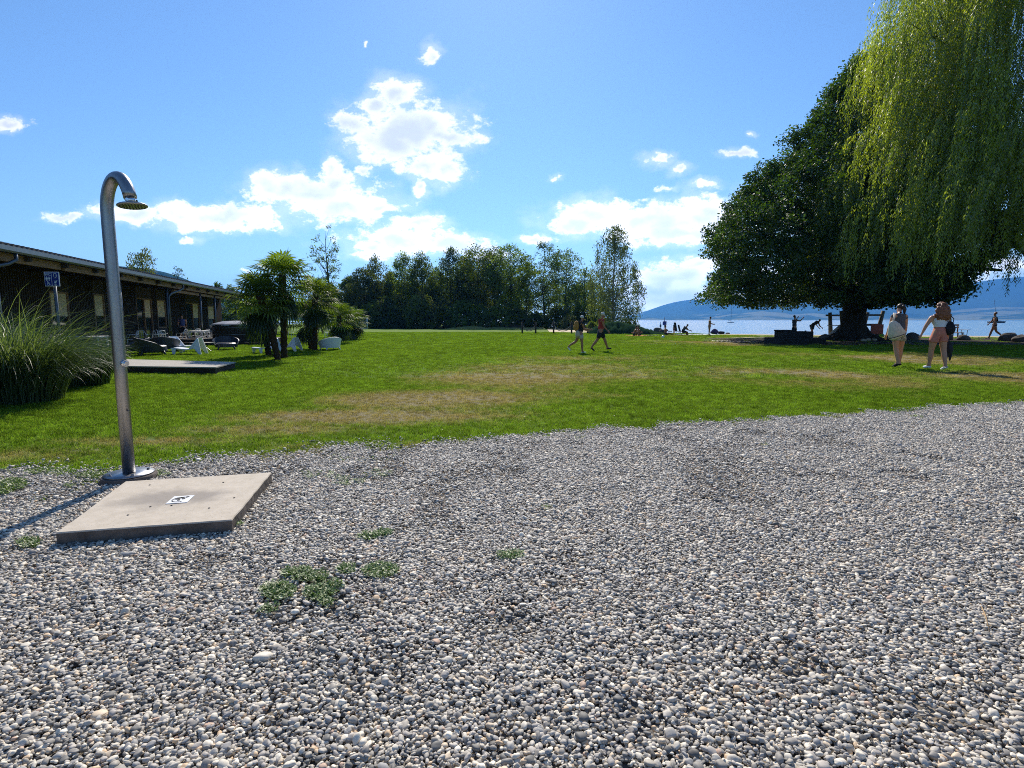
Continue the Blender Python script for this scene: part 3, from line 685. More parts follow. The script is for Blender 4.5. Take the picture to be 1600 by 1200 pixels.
# ------------------------------------------------------------------ weeds in the gravel
def weeds(pxs, label):
    r = np.random.default_rng(hash(label) % 1000 if False else len(label)); V = []; T = []
    for (x, y, rx, ry, n) in pxs:
        c = G(x, y, 0); ex = G(x + rx, y, 0) - c; ey = G(x, y - ry, 0) - c
        for k in range(int(n * 1.3)):
            rad = sqrt(r.uniform()); a = r.uniform(0, 6.28)
            p = c + ex * (rad * cos(a)) + ey * (rad * sin(a)); ns = 6; h0 = r.uniform(.002, .018)
            for j in range(ns):
                az = r.uniform(0, 6.28); L = r.uniform(.010, .026); w_ = L * .20; up = r.uniform(.1, .8)
                d = Vector((cos(az), sin(az), up)).normalized(); s_ = Vector((-sin(az), cos(az), 0)) * w_
                o = p + Vector((r.normal(0, .008), r.normal(0, .008), h0 * r.uniform(.2, 1) + .030))
                V += [o, o + d * L * .5 + s_, o + d * L, o + d * L * .5 - s_]; T.append(r.uniform())
    F = np.arange(len(V)).reshape(-1, 4); o = link('weeds', npmesh('weeds', np.array([tuple(v) for v in V]), F, False, T), 'leaf_weed'); tag(o, label, None, None, 'stuff')
weeds([(435, 932, 26, 14, 120), (465, 905, 22, 10, 90), (500, 935, 24, 12, 120), (495, 910, 20, 9, 70), (540, 898, 14, 7, 50), (595, 900, 26, 11, 130), (420, 962, 14, 6, 18), (525, 922, 14, 6, 35), (510, 952, 12, 5, 16)],
      'low green weeds spreading through the pebbles in front of the slab')
weeds([(575, 845, 16, 5, 40), (600, 840, 12, 5, 40), (797, 875, 20, 7, 45), (545, 757, 26, 7, 34), (590, 745, 22, 6, 20), (500, 748, 30, 6, 24), (1200, 700, 10, 3, 6), (855, 800, 10, 4, 5), (365, 825, 12, 4, 24), (205, 800, 9, 3, 8)],
      'small scattered weed tufts between the pebbles')
weeds([(20, 762, 24, 9, 220), (45, 855, 16, 9, 60), (5, 770, 18, 8, 120), (150, 748, 30, 5, 90), (80, 742, 40, 5, 90), (110, 765, 8, 3, 14), (240, 745, 30, 4, 80)], 'yellowish weeds at the left edge of the pebbles')

# ------------------------------------------------------------------ building
KB = 1.3
E0 = Vector((-11.5 * KB, 12 * KB, 0)); E0 = Vector((PX(0, 15.9, 3.5), 15.9, 0))
E1 = Vector((PX(390, 47.6, 3.5), 47.6, 0)); BU = (E1 - E0); BL = BU.length; BU.normalize(); BANG = atan2(BU.y, BU.x)
EZ = HZ(383, 15.9)
def s_at(px, inset=0.0):      # distance along the front seen at photo column px, for a line set back by inset
    inw = Vector((-BU.y, BU.x, 0)); r = (px - 800) / FPX * 1.0
    o = E0 + inw * inset; return (r * o.y - o.x) / (BU.x - r * BU.y)
def building():
    th = thing('beach_house', 'long dark timber building with a low metal roof and a deep shaded porch', 'building', (E0.x, E0.y, 0), BANG)
    S0 = -22; S1 = BL; zs = EZ; sb = 2.3
    def part(name, mt, mb, par=th, bevel=0): return mb.build(name, mt, par, bevel)
    # roof with ribs
    b = MB(); dz = tan8 = math.tan(radians(7.5))
    b.add([(S0, .02, zs + .06), (S1, .02, zs + .06), (S1, 9, zs + .06 + 9 * dz), (S0, 9, zs + .06 + 9 * dz), (S0, .02, zs), (S1, .02, zs), (S1, 9, zs + 9 * dz), (S0, 9, zs + 9 * dz)],
          [(0, 1, 2, 3), (7, 6, 5, 4), (0, 4, 5, 1), (1, 5, 6, 2), (2, 6, 7, 3), (3, 7, 4, 0)])
    k = S0 + .1
    while k < S1:
        b.beam((k, -.02, zs + .085), (k, 9, zs + .085 + 9.02 * dz), .06, .05); k += .25
    r = part('roof', 'roof_metal', b)
    b = MB(); 
    prof = [(-.14, .0), (-.15, -.12), (-.11, -.17), (-.03, -.17), (.0, -.12), (.0, .03)]
    n = len(prof); pr = [(y, zs + z) for y, z in prof]
    b.add([(S0, y, z) for y, z in pr] + [(S1 + .1, y, z) for y, z in pr], [(i, n + i, n + i + 1, i + 1) for i in range(n - 1)])
    b.add([(S0, y * .9 - .005, z + .008) for y, z in pr] + [(S1 + .1, y * .9 - .005, z + .008) for y, z in pr], [(i, i + 1, n + i + 1, n + i) for i in range(n - 1)])
    for q in (S0, S1 + .1): b.add([(q, y, z) for y, z in pr], [tuple(range(n)), tuple(reversed(range(n)))])
    part('gutter', 'fascia', b, r)
    # edge beam of timber in lengths with gaps at the rafters
    b = MB(); step = (s_at(390) - s_at(195)) / 5.6; k = S0
    while k < S1:
        e = min(k + step - .25, S1); b.box(((k + e) / 2, .22, zs - .28), (e - k, .10, .24)); k += step
    part('edge_beam', 'timber', b)
    b = MB(); k = S0
    while k < S1 + .1:
        b.box((k - .125, 1.55, zs - .20), (.12, 3.1, .24)); k += step / 2
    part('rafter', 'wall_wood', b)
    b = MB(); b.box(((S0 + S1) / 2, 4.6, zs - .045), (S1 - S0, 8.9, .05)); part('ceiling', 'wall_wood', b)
    b = MB(); q0 = s_at(290); b.box(((q0 + S1) / 2 + .4, .42, zs - .52), (S1 - q0 + .8, .12, .14)); part('lower_beam', 'timber', b)
    for px_ in (5, 195, 267, 318, 340, 373):
        b = MB(); s_ = s_at(px_, .35); b.tube([(s_, .35, 0), (s_, .35, zs - .40)], .07, 12); part('post', 'steel_dark', b)
    for s_ in (-6, -12, -18):
        b = MB(); b.tube([(s_, .35, 0), (s_, .35, zs - .40)], .07, 12); part('post', 'steel_dark', b)
    for px_, q in ((36, -1), (291, -1)):
        s_ = s_at(px_, 0); b = MB()
        b.tube([(s_, -.07, zs - .16), (s_, -.07, zs - .36), (s_ - .25, .02, zs - .5), (s_ - 1.1, .22, zs - .72), (s_ - 1.3, .28, zs - .9), (s_ - 1.3, .28, 0)], .055, 10); part('downpipe', 'steel_dark', b)
    # walls with openings
    wins = [(s_at(86, sb), s_at(115, sb), .9, 2.55, 1), (s_at(154, sb), s_at(170, sb), .9, 2.6, 1), (s_at(219, sb), s_at(243, sb), .05, 2.6, 2), (s_at(251, sb), s_at(264, sb), .9, 2.6, 1),
            (s_at(295, sb), s_at(316, sb), .05, 2.6, 2), (s_at(329, sb), s_at(339, sb), .9, 2.5, 1), (s_at(355, sb), s_at(371, sb), .05, 2.9, 2), (-7, -5, .9, 2.55, 1), (-14, -12, .9, 2.55, 1)]
    wins = [(a, min(c, S1 - .3), z0, z1, n) for a, c, z0, z1, n in wins if a < S1 - .5]; wins.sort()
    b = MB(); cur = S0; top = zs - .07
    def seg(a, c, z0, z1):
        if c - a > .01 and z1 - z0 > .01: b.box(((a + c) / 2, sb + .1, (z0 + z1) / 2), (c - a, .2, z1 - z0))
    for a, c, z0, z1, n in wins:
        seg(cur, a, 0, top); seg(a, c, 0, z0); seg(a, c, z1, top); cur = c
    seg(cur, S1, 0, top)
    cs = S0
    for a, c, z0, z1, n in wins + [(S1, S1, 0, 0, 0)]:
        k = cs + .08
        while k < a - .02: b.box((k, sb - .011, top / 2), (.035, .026, top)); k += .14
        cs = c + .02
    b.box((S1 - .1, (sb + .2 + 9) / 2, top / 2), (.2, 9 - sb - .2, top)); b.box(((S0 + S1) / 2, 8.9, 2.2), (S1 - S0, .2, 4.4))
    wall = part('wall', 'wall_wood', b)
    for a, c, z0, z1, n in wins:
        W = c - a; H = z1 - z0; b = MB(); t = .07
        b.box(((a + c) / 2, sb + .06, z0 + t / 2), (W, .12, t)); b.box(((a + c) / 2, sb + .06, z1 - t / 2), (W, .12, t))
        for x in [a + t / 2, c - t / 2] + ([(a + c) / 2] if n == 2 else []): b.box((x, sb + .06, (z0 + z1) / 2), (t, .118, H - 2 * t))
        f = part('door' if n == 2 else 'window', 'timber', b)
        b = MB(); b.box(((a + c) / 2, sb + .08, (z0 + z1) / 2), (W - 2 * t, .012, H - 2 * t)); part('pane', 'glass', b, f)
        b = MB(); hb = .95 if n == 1 else 1.0; xx = (a + c) / 2 if n == 1 else a + W * .73
        b.box((xx, sb + .055, z1 - t - hb / 2), ((W - 2.2 * t) if n == 1 else W * .40, .01, hb)); part('lit_blind', 'lit_blind', b, f)
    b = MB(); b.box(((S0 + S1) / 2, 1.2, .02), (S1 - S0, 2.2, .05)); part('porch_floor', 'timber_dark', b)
    return th
BLD = building()
def BP(s, y, z=0): return E0 + BU * s + Vector((-BU.y, BU.x, 0)) * y + Vector((0, 0, z))

# sign
def wc_sign():
    Y = 14.0; x = PX(83, Y, 2.4); zt = HZ(425, Y); zb = HZ(447.5, Y); Wd = (PX(95, Y, 2.4) - PX(72, Y, 2.4)); Hh = zt - zb; zc = (zt + zb) / 2
    ang = 0.0
    th = thing('toilet_sign', 'blue toilet and shower sign with white symbols on a grey post', 'sign', (x, Y, 0), ang)
    b = MB(); b.tube([(0, .03, 0), (0, .03, zt - .02)], .038, 12); b.build('post', 'steel_dark', th)
    b = MB(); b.box((0, -.03, zc), (Wd, .02, Hh)); p = b.build('sign_panel', 'white_paint', th, .004)
    for sx in (-1, 1):
        b = MB(); b.box((sx * Wd * .2425, -.042, zc), (Wd * .44, .006, Hh * .92)); b.build('blue_field', 'blue_sign', p)
    y = -.048; X0 = -Wd * .2425; X1 = -X0
    text_mesh('WC', .095, 'lettering', 'white_paint', p, (X0, y, zc + Hh * .31), (pi / 2, 0, 0))
    def fig(bb, cx, cz, w_, h_, skirt):
        bb.lathe([(0, .0)] * 2, 3); bb.v = bb.v[:-6]; bb.f = bb.f[:-3]; bb.sm = bb.sm[:-3]; bb.mi = bb.mi[:-3]
        bb.tube([(cx, y + .001, cz + h_ * .42), (cx, y - .001, cz + h_ * .42)], w_ * .16, 10)
        bb.box((cx, y, cz + h_ * .12), (w_ * .5, .002, h_ * .32))
        bb.box((cx, y - .0005, cz - h_ * .08), (w_ * (.8 if skirt else .42), .002, h_ * .2)) 
        for q in (-1, 1): bb.box((cx + q * w_ * .11, y, cz - h_ * .34), (w_ * .15, .002, h_ * .34)); bb.box((cx + q * w_ * .36, y, cz + h_ * .1), (w_ * .12, .002, h_ * .34))
    b = MB(); fig(b, X0 - .033, zc + .01, .06, .11, True); b.build('woman_symbol', 'white_paint', p)
    b = MB(); fig(b, X0 + .033, zc + .01, .06, .11, False); b.build('man_symbol', 'white_paint', p)
    b = MB(); cz = zc - Hh * .31; b.tube([(X0 - .01, y + .001, cz + .055), (X0 - .01, y - .001, cz + .055)], .011, 10); b.box((X0 - .01, y, cz + .02), (.012, .002, .05))
    b.box((X0 + .01, y, cz), (.04, .002, .011)); b.beam((X0 + .03, y, cz), (X0 + .042, y, cz - .035), .002, .012, (1, 0, 0)); b.box((X0 + .012, y, cz + .025), (.03, .002, .01))
    b.tube([(X0 + .034 * cos(a), y, cz - .012 + .034 * sin(a)) for a in np.linspace(2.2, 6.0, 14)], .005, 6); b.build('wheelchair_symbol', 'white_paint', p)
    b = MB(); cz = zc + Hh * .24; b.tube([(X1 - .025, y, cz - .03), (X1 - .03, y, cz + .04), (X1 + .005, y, cz + .06), (X1 + .035, y, cz + .045), (X1 + .037, y, cz - .02), (X1 + .02, y, cz - .055), (X1 - .03, y, cz - .06)], .006, 6); b.build('shower_symbol', 'white_paint', p)
    b = MB(); cz = zc - Hh * .22; b.tube([(X1, y + .001, cz + .0), (X1, y - .001, cz)], .027, 12); b.beam((X1 - .045, y, cz + .045), (X1 + .045, y, cz + .045), .002, .01, (1, 0, 0)); b.beam((X1 + .01, y, cz), (X1 + .045, y, cz + .04), .002, .016, (1, 0, 0))
    for q in range(3): b.box((X1, y, cz - .045 - q * .018), (.07 - .012 * q, .002, .008))
    b.build('drinking_water_symbol', 'white_paint', p)
wc_sign()

# ------------------------------------------------------------------ platform and deck
def platform():
    zt = .19; A = [G(130, 575, 0), G(335, 574, 0)]; bk = [G(130, 560, zt), G(368, 566, zt)]
    P = [G(130, 571, zt), G(337, 573.5, zt), G(369, 565.5, zt), G(130, 559.5, zt)]
    c = sum(P, Vector()) / 4; th = thing('wooden_platform', 'low pale wooden platform on the lawn behind the shower pole', 'platform', (c.x, c.y, 0))
    Q = [p - c for p in P]; b = MB(); n = 22
    for i in range(n):
        t0, t1 = i / n + .003, (i + 1) / n - .003
        a0 = Q[0].lerp(Q[3], t0); a1 = Q[0].lerp(Q[3], t1); b0 = Q[1].lerp(Q[2], t0); b1 = Q[1].lerp(Q[2], t1)
        b.prism([(a0.x, a0.y), (b0.x, b0.y), (b1.x, b1.y), (a1.x, a1.y)], zt - .03, zt)
    b.build('boards', 'timber_deck', th)
    b = MB(); q = [(p.x * .985, p.y * .97) for p in Q]; b.prism(q, -.02, zt - .032); b.build('frame', 'timber_dark', th)
platform()
def tub():
    Y = 32.0; xc = PX(372, Y); th0 = thing('timber_deck', 'dark timber deck in front of the porch carrying the hot tub', 'deck', (xc - .5, Y, 0), radians(6))
    b = MB(); b.box((0, 0, .17), (5.4, 3.2, .30)); b.box((.0, -1.75, .08), (5.0, .3, .14)); b.build('deck_boards', 'timber_dark', th0, .01)
    th = thing('hot_tub', 'round wooden hot tub with a grey padded cover on the dark deck', 'hot tub', (xc, Y - .1, .322), 0)
    zr = HZ(507, Y) - .322; R = 1.22
    b = MB(); n = 40
    for k in range(n):
        a = 2 * pi * k / n; b.box((R * cos(a), R * sin(a), zr / 2), (.05, 2 * pi * R / n * .93, zr), a)
    b.lathe([(R - .03, 0), (R - .03, zr - .05)], 40); b.build('staves', 'timber_dark', th)
    for z in (.22, zr - .2):
        b = MB(); b.lathe([(R + .03, z), (R + .036, z + .02), (R + .03, z + .04)], 40); b.build('hoop', 'steel_dark', th)
    b = MB(); b.lathe([(0, .20), (.7, .17), (1.2, .05), (R + .1, .0), (R + .1, -.09), (R + .07, -.10)], 8, (0, 0, zr + .02), False); c = b.build('cover', 'cover_grey', th)
    b = MB(); b.box((-R - .07, -.3, zr - .38), (.03, .35, .7), .2); b.build('cover_flap', 'cover_grey', c)
tub()

# ------------------------------------------------------------------ garden furniture
def bistro_chair(label, mt='white_paint'):
    th = thing('garden_chair', label, 'chair', (0, 0, 0), 0, 'white metal chairs around the tables')
    b = MB()
    for k in range(7): b.box((-.18 + .06 * k, 0, .445), (.045, .40, .014))
    b.build('seat', mt, th)
    b = MB(); b.tube([(-.20, -.20, .44), (-.20, -.27, .70), (-.14, -.29, .84), (0, -.30, .88), (.14, -.29, .84), (.20, -.27, .70), (.20, -.20, .44)], .012, 6)
    for x in (-.1, 0, .1): b.tube([(x, -.2, .45), (x, -.29, .86)], .008, 5)
    b.build('backrest', mt, th)
    for sx in (-1, 1):
        for sy in (-1, 1):
            b = MB(); b.tube([(sx * .18, sy * .18, .44), (sx * .22, sy * .22, .0)], .012, 6); b.build('leg', mt, th)
        b = MB(); b.tube([(sx * .20, -.24, .66), (sx * .22, .1, .66), (sx * .2, .18, .45)], .011, 6); b.build('armrest', mt, th)
    return th
def garden_table(label, mt='white_paint', L=1.4):
    th = thing('garden_table', label, 'table', (0, 0, 0), 0)
    b = MB(); b.box((0, 0, .735), (L, .8, .03)); b.box((0, 0, .69), (L * .92, .7, .05)); b.build('table_top', mt, th, .005)
    for sx in (-1, 1):
        for sy in (-1, 1):
            b = MB(); b.box((sx * (L / 2 - .06), sy * .34, .345), (.05, .05, .68)); b.build('leg', mt, th)
    return th
ch0 = bistro_chair('white metal chair at the far left of the porch tables')
chairs = [  # px, Y, rotation, label
 (206, 27, 2.4, 'white metal chair just right of the shower pole under the porch'),
 (224, 28, .4, 'white metal chair second from the shower pole under the porch'),
 (238, 28.5, 2.9, 'white metal chair in the middle of the porch group'),
 (249, 27.5, 1.2, 'white metal chair turned sideways in front of the porch door'),
 (259, 29.5, -.5, 'white metal chair just left of the downpipe'),
 (284, 30.5, 1.57, 'white metal chair just right of the downpipe, facing the white table'),
 (306, 33, 3.1, 'white metal chair behind the white porch table'),
 (314, 31.5, 0.2, 'white metal chair in front of the white porch table'),
 (327, 33.5, 2.8, 'white metal chair between the two white porch tables'),
 (333, 31.8, -.2, 'white metal chair next to the hot tub deck')]
for i, (x, Y, rz, lb) in enumerate(chairs):
    loc = (PX(x, Y), Y, gz(PX(x, Y), Y))
    if i == 0: ch0.location = loc; ch0.rotation_euler.z = rz; ch0['label'] = lb
    else: copy_tree(ch0, loc, rz, lb)
for x, Y, rz, lb in ((540, 43, .6, 'white metal chair beside the third palm'), (549, 44, 2.5, 'white metal chair behind the two far palms'), (512, 41, 1.8, 'white metal chair half hidden behind the second palm clump'), (457, 40, .9, 'white metal chair seen between the two front palm trunks')):
    copy_tree(ch0, (PX(x, Y), Y, gz(PX(x, Y), Y)), rz, lb)
t0 = garden_table('white table under the porch just left of the hot tub'); Y = 32.3; t0.location = (PX(311, Y), Y, 0); t0.rotation_euler.z = BANG + .05
copy_tree(t0, (PX(335, 35), 35, 0), BANG, 'second white table close to the hot tub, behind its neighbour')
copy_tree(t0, (PX(134, 21.5), 21.5, 0), BANG + 1.5, 'white table behind the reed grass, left of the shower pole')
copy_tree(t0, (PX(498, 43), 43, 0), .3, 'white table behind the second palm clump')
for o in (t0,): o['group'] = 'white garden tables'
for o in list(col.objects):
    if o.name.startswith('garden_table') and o.parent is None: o['group'] = 'white garden tables'

def lounger(label, name='lounge_chair'):
    """low moulded plastic chair: seat slung between a tall tapered back and short front feet; faces -x"""
    th = thing(name, label, 'lounge chair', (0, 0, 0), 0, 'white moulded lounge chairs on the lawn')
    b = MB(); prof = [(-.52, .30), (-.40, .315), (-.1, .27), (.12, .25), (.26, .28), (.34, .36)]; W = .34
    n = len(prof)
    vs = [(x, -W, z) for x, z in prof] + [(x, W, z) for x, z in prof] + [(x, -W, z - .045) for x, z in prof] + [(x, W, z - .045) for x, z in prof]
    fs = [(i, i + 1, n + i + 1, n + i) for i in range(n - 1)] + [(2 * n + i, 3 * n + i, 3 * n + i + 1, 2 * n + i + 1) for i in range(n - 1)]
    fs += [(i, 2 * n + i, 2 * n + i + 1, i + 1) for i in range(n - 1)] + [(n + i, n + i + 1, 3 * n + i + 1, 3 * n + i) for i in range(n - 1)] + [(0, n, 3 * n, 2 * n), (n - 1, 3 * n - 1, 4 * n - 1, 2 * n - 1)]
    b.add(vs, fs, False); b.build('seat', 'white_plastic', th)
    b = MB(); bp = [(.30, .30, .36), (.40, .48, .33), (.47, .62, .29), (.51, .70, .24), (.52, .73, .15)]   # x, z, half width
    m_ = len(bp); vs = []
    for dx in (0, .05):
        for x, z, hw in bp: vs += [(x + dx, -hw, z), (x + dx, hw, z)]
    fs = []
    for i in range(m_ - 1):
        fs += [(2 * i, 2 * i + 2, 2 * i + 3, 2 * i + 1), (2 * m_ + 2 * i, 2 * m_ + 2 * i + 1, 2 * m_ + 2 * i + 3, 2 * m_ + 2 * i + 2),
               (2 * i, 2 * m_ + 2 * i, 2 * m_ + 2 * i + 2, 2 * i + 2), (2 * i + 1, 2 * i + 3, 2 * m_ + 2 * i + 3, 2 * m_ + 2 * i + 1)]
    k = 2 * (m_ - 1); fs += [(k, k + 2 * m_, k + 2 * m_ + 1, k + 1), (0, 1, 2 * m_ + 1, 2 * m_)]
    b.add(vs, fs); b.build('backrest', 'white_plastic', th)
    for sy in (-1, 1):
        b = MB(); b.add([(.20, sy * .34, .27), (.50, sy * .24, .70), (.56, sy * .24, .70), (.72, sy * .40, 0), (.62, sy * .40, 0), (.44, sy * .36, .27),
                         (.20, sy * .30, .27), (.50, sy * .20, .70), (.56, sy * .20, .70), (.72, sy * .36, 0), (.62, sy * .36, 0), (.44, sy * .32, .27)],
                        [(0, 1, 2, 3, 4, 5), (11, 10, 9, 8, 7, 6), (0, 6, 7, 1), (1, 7, 8, 2), (2, 8, 9, 3), (3, 9, 10, 4), (4, 10, 11, 5), (5, 11, 6, 0)]); b.build('rear_leg', 'white_plastic', th)
        b = MB(); b.add([(-.50, sy * .34, .30), (-.30, sy * .34, .30), (-.36, sy * .38, 0), (-.44, sy * .38, 0), (-.50, sy * .29, .30), (-.30, sy * .29, .30), (-.36, sy * .34, 0), (-.44, sy * .34, 0)],
                        [(0, 1, 2, 3), (7, 6, 5, 4), (0, 4, 5, 1), (1, 5, 6, 2), (2, 6, 7, 3), (3, 7, 4, 0)]); b.build('front_leg', 'white_plastic', th)
    return th
L0 = lounger('white moulded lounge chair nearest the platform, its tall back to the right')
def place(o, x, yb, rz, label=None, copy=True, s=None):
    g = G(x, yb); loc = (g.x, g.y, gz(g.x, g.y))
    if copy: return copy_tree(o, loc, rz, label, s)
    o.location = loc; o.rotation_euler.z = rz
    if s: o.scale = (s,) * 3
place(L0, 293, 554, .15, copy=False, s=.92)
place(L0, 286, 549.5, pi - .25, 'white moulded lounge chair with its back to the left, behind the front one', s=.92)
place(L0, 415, 552, .9, 'white moulded lounge chair just left of the front palm trunks', s=.85)
place(L0, 448, 549, -.1, 'white moulded lounge chair partly behind the right palm trunk', s=.85)
def armchair(label, cat='armchair', mt='dark_plastic', grp='dark woven armchairs around the low table'):
    th = thing('tub_armchair', label, cat, (0, 0, 0), 0, grp)
    b = MB(); N = 20; rows = []
    for i in range(N + 1):
        a = radians(-125 + 250 * i / N) + pi / 2         # open toward -y
        t = abs(i / N - .5) * 2; ht = .58 - .20 * min(1, t * 1.25) ** 1.6 if t < .8 else .38 - (t - .8) * .7
        rows.append((a, ht))
    for inner in (0, 1):
        pass
    vs = []
    for (a, ht) in rows:
        for (rr, z) in ((.42, .12), (.50, ht), (.46, ht + .01), (.38, .14)): vs.append((rr * cos(a), rr * sin(a) * .95, z))
    fs = []
    for i in range(N):
        for k in range(4): fs.append((4 * i + k, 4 * (i + 1) + k, 4 * (i + 1) + (k + 1) % 4, 4 * i + (k + 1) % 4))
    fs += [(0, 1, 2, 3), (4 * N + 3, 4 * N + 2, 4 * N + 1, 4 * N)]; b.add(vs, fs); b.build('shell', mt, th)
    b = MB(); b.lathe([(0, .31), (.34, .31), (.39, .28), (.40, .13), (.0, .13)], 20, (0, -.02, 0), False, 1, 1); b.build('seat', mt, th)
    for sx in (-1, 1):
        for sy in (-1, 1):
            b = MB(); b.tube([(sx * .27, sy * .27, .14), (sx * .33, sy * .33, 0)], [.035, .022], 8); b.build('leg', mt, th)
    return th
A0 = armchair('dark armchair in front of the others, its long side to the viewer')
place(A0, 238, 555, pi * .72, copy=False, s=1.25)
place(A0, 211, 553, -.9, 'dark armchair closest to the shower pole', s=1.15)
place(A0, 259, 550, pi * 1.12, 'dark armchair with a pale rim behind the low table', s=1.15)
place(A0, 354, 547, .5, 'dark armchair standing alone in front of the hot tub', s=1.1)
wl = armchair('white tub armchair right of the second palm clump, its back to the lawn', grp=None, mt='white_plastic')
place(wl, 516, 547, -.8 - pi / 2, copy=False, s=1.05)
def low_table():
    g = G(258, 549.5); th = thing('side_table', 'small round white side table among the dark armchairs', 'side table', (g.x, g.y, 0))
    b = MB(); b.lathe([(0, .47), (.29, .47), (.29, .445), (0, .445)], 24); b.build('table_top', 'white_paint', th)
    for k in range(3):
        a = 2.1 * k + .4; b = MB(); b.tube([(.12 * cos(a), .12 * sin(a), .445), (-.2 * cos(a), -.2 * sin(a), 0)], .012, 6); b.build('leg', 'white_paint', th)
low_table()
def x_table():
    g = G(318, 550); th = thing('folding_side_table', 'low folding table with crossed legs between the white lounger and the deck', 'side table', (g.x, g.y, 0))
    b = MB(); b.box((0, 0, .41), (.85, .5, .02)); b.build('table_top', 'timber_deck', th)
    for sy in (-1, 1):
        for q in (-1, 1): b = MB(); b.beam((q * .25, sy * .2 + q * .012, 0), (-q * .25, sy * .2 + q * .012, .40), .018, .025); b.build('leg', 'steel_dark', th)
x_table()

# ================================================================== PLANTS
def rand_unit(r, n):
    v = r.normal(size=(n, 3)); return v / np.linalg.norm(v, axis=1)[:, None]
def leaf_quads(P, D, Nn, L, W):
    """diamond leaves at P along D, width across Nn"""
    L = np.asarray(L)[:, None] if np.ndim(L) else L; W = np.asarray(W)[:, None] if np.ndim(W) else W
    S = np.cross(D, Nn); S /= np.linalg.norm(S, axis=1)[:, None] + 1e-9
    V = np.stack([P, P + D * L * .45 + S * W * .5, P + D * L, P + D * L * .45 - S * W * .5], 1)
    return V.reshape(-1, 3)
def leaves_obj(name, V, tone, mt, parent):
    F = np.arange(len(V)).reshape(-1, 4); return link(name, npmesh(name, V, F, False, tone), mt, parent)
def limb(b, p0, p1, r0, r1, rnd, seg=7, wob=.08, n=5, sag=0):
    p0 = Vector(p0); p1 = Vector(p1); L = (p1 - p0).length; pts = []; rad = []
    for i in range(n + 1):
        t = i / n; w = L * wob * sin(pi * t)
        pts.append(p0.lerp(p1, t) + Vector((rnd.uniform(-1, 1) * w * .5, rnd.uniform(-1, 1) * w * .5, w * .5 + sag * sin(pi * t)))); rad.append(r0 + (r1 - r0) * t)
    b.tube(pts, rad, seg, cap=False); return pts
def tree(name, label, loc, H, prof, n_clump, leaf, lsize, mt='leaf_wood', bark='bark', tr=.16, group=None, seed=1, lpc=26, cr=.10, lean=(0, 0), drop=0, trunk_vis=.15, cat='tree', gap=.0, hang=False, flat=1.0):
    """prof: list of (z fraction, radius fraction of H); crown grown as leaf clumps inside the profile, on limbs"""
    rnd = random.Random(seed); r = np.random.default_rng(seed)
    th = thing(name, label, cat, loc, 0, group)
    b = MB(); top = Vector((lean[0] * H, lean[1] * H, H * .93))
    mid = top * .5 + Vector((rnd.uniform(-.02, .02) * H, rnd.uniform(-.02, .02) * H, 0))
    tp = [Vector((0, 0, -.15)), Vector((0, 0, .12)), Vector((0, 0, .6)) + top * .02, top * .25, mid, top * .75, top]
    b.tube(tp, [tr * 1.7, tr * 1.25, tr, tr * .82, tr * .6, tr * .32, tr * .06], 10, cap=False)
    zs = np.array([p[0] for p in prof]); rs = np.array([p[1] for p in prof])
    def axis(z): t = z / H; return np.stack([lean[0] * H * t, lean[1] * H * t], -1) / .93
    # clump centres
    t = r.uniform(0, 1, n_clump * 3); zf = zs[0] + (zs[-1] - zs[0]) * t; rf = np.interp(zf, zs, rs)
    keep = r.uniform(0, rs.max(), t.size) < rf; zf = zf[keep][:n_clump]; rf = rf[keep][:n_clump]; n = len(zf)
    an = r.uniform(0, 2 * pi, n); q = r.uniform(0, 1, n) ** .42
    nz = .78 + .5 * vnoise(an * 1.3 + seed, zf * 7, seed, 1.0, 3)
    R = rf * H * q * nz; ax = axis(zf * H)
    C = np.stack([ax[:, 0] + R * np.cos(an), ax[:, 1] + R * np.sin(an) * flat, zf * H], 1)
    if gap:
        g = vnoise(C[:, 0] + C[:, 1] * .7, C[:, 2], seed + 3, 6 / H * 1.6, 2); C = C[g > gap]; n = len(C)
    # limbs to a sample of clumps
    for i in r.choice(n, min(n, 26), replace=False):
        c = C[i]; z0 = max(H * trunk_vis, c[2] - H * rnd.uniform(.10, .22)); a0 = axis(z0)
        limb(b, (a0[0], a0[1], z0), c, tr * .30 * (1 - z0 / H) + .012, .012, rnd, 5, .10, 4)
    b.build('trunk', bark, th)
    rad = cr * H * r.uniform(.6, 1.35, n); P = np.repeat(C, lpc, 0); rr = np.repeat(rad, lpc)
    N = len(P); off = rand_unit(r, N) * (r.uniform(0, 1, N) ** .45)[:, None] * rr[:, None]; off[:, 2] *= .75
    P = P + off
    if drop: P[:, 2] -= r.uniform(0, 1, N) ** 2 * drop
    D = rand_unit(r, N)
    if hang: D[:, 2] = -np.abs(D[:, 2]) - 1.2; D /= np.linalg.norm(D, axis=1)[:, None]
    Nn = rand_unit(r, N); Nn[:, 2] = np.abs(Nn[:, 2]) + .5
    ct = np.repeat(r.uniform(0, 1, n), lpc); tone = np.clip(ct * .55 + r.uniform(0, .45, N), 0, 1)
    L = lsize * r.uniform(.6, 1.3, N)
    leaves_obj('crown', leaf_quads(P, D, Nn, L, L * leaf), tone, mt, th)
    return th
ROUND = [(.18, .10), (.3, .20), (.45, .25), (.6, .25), (.75, .20), (.88, .12), (1, .03)]
TALL = [(.10, .08), (.25, .14), (.5, .16), (.75, .13), (.92, .07), (1, .015)]
CONE = [(.02, .50), (.15, .54), (.4, .46), (.7, .28), (.9, .12), (1, .02)]
PINE = [(.02, .26), (.15, .27), (.4, .22), (.7, .13), (.9, .06), (1, .01)]
BUSH = [(.0, .62), (.2, .80), (.5, .75), (.8, .45), (1, .1)]
SPREAD = [(.22, .08), (.4, .20), (.6, .28), (.78, .26), (.92, .15), (1, .04)]
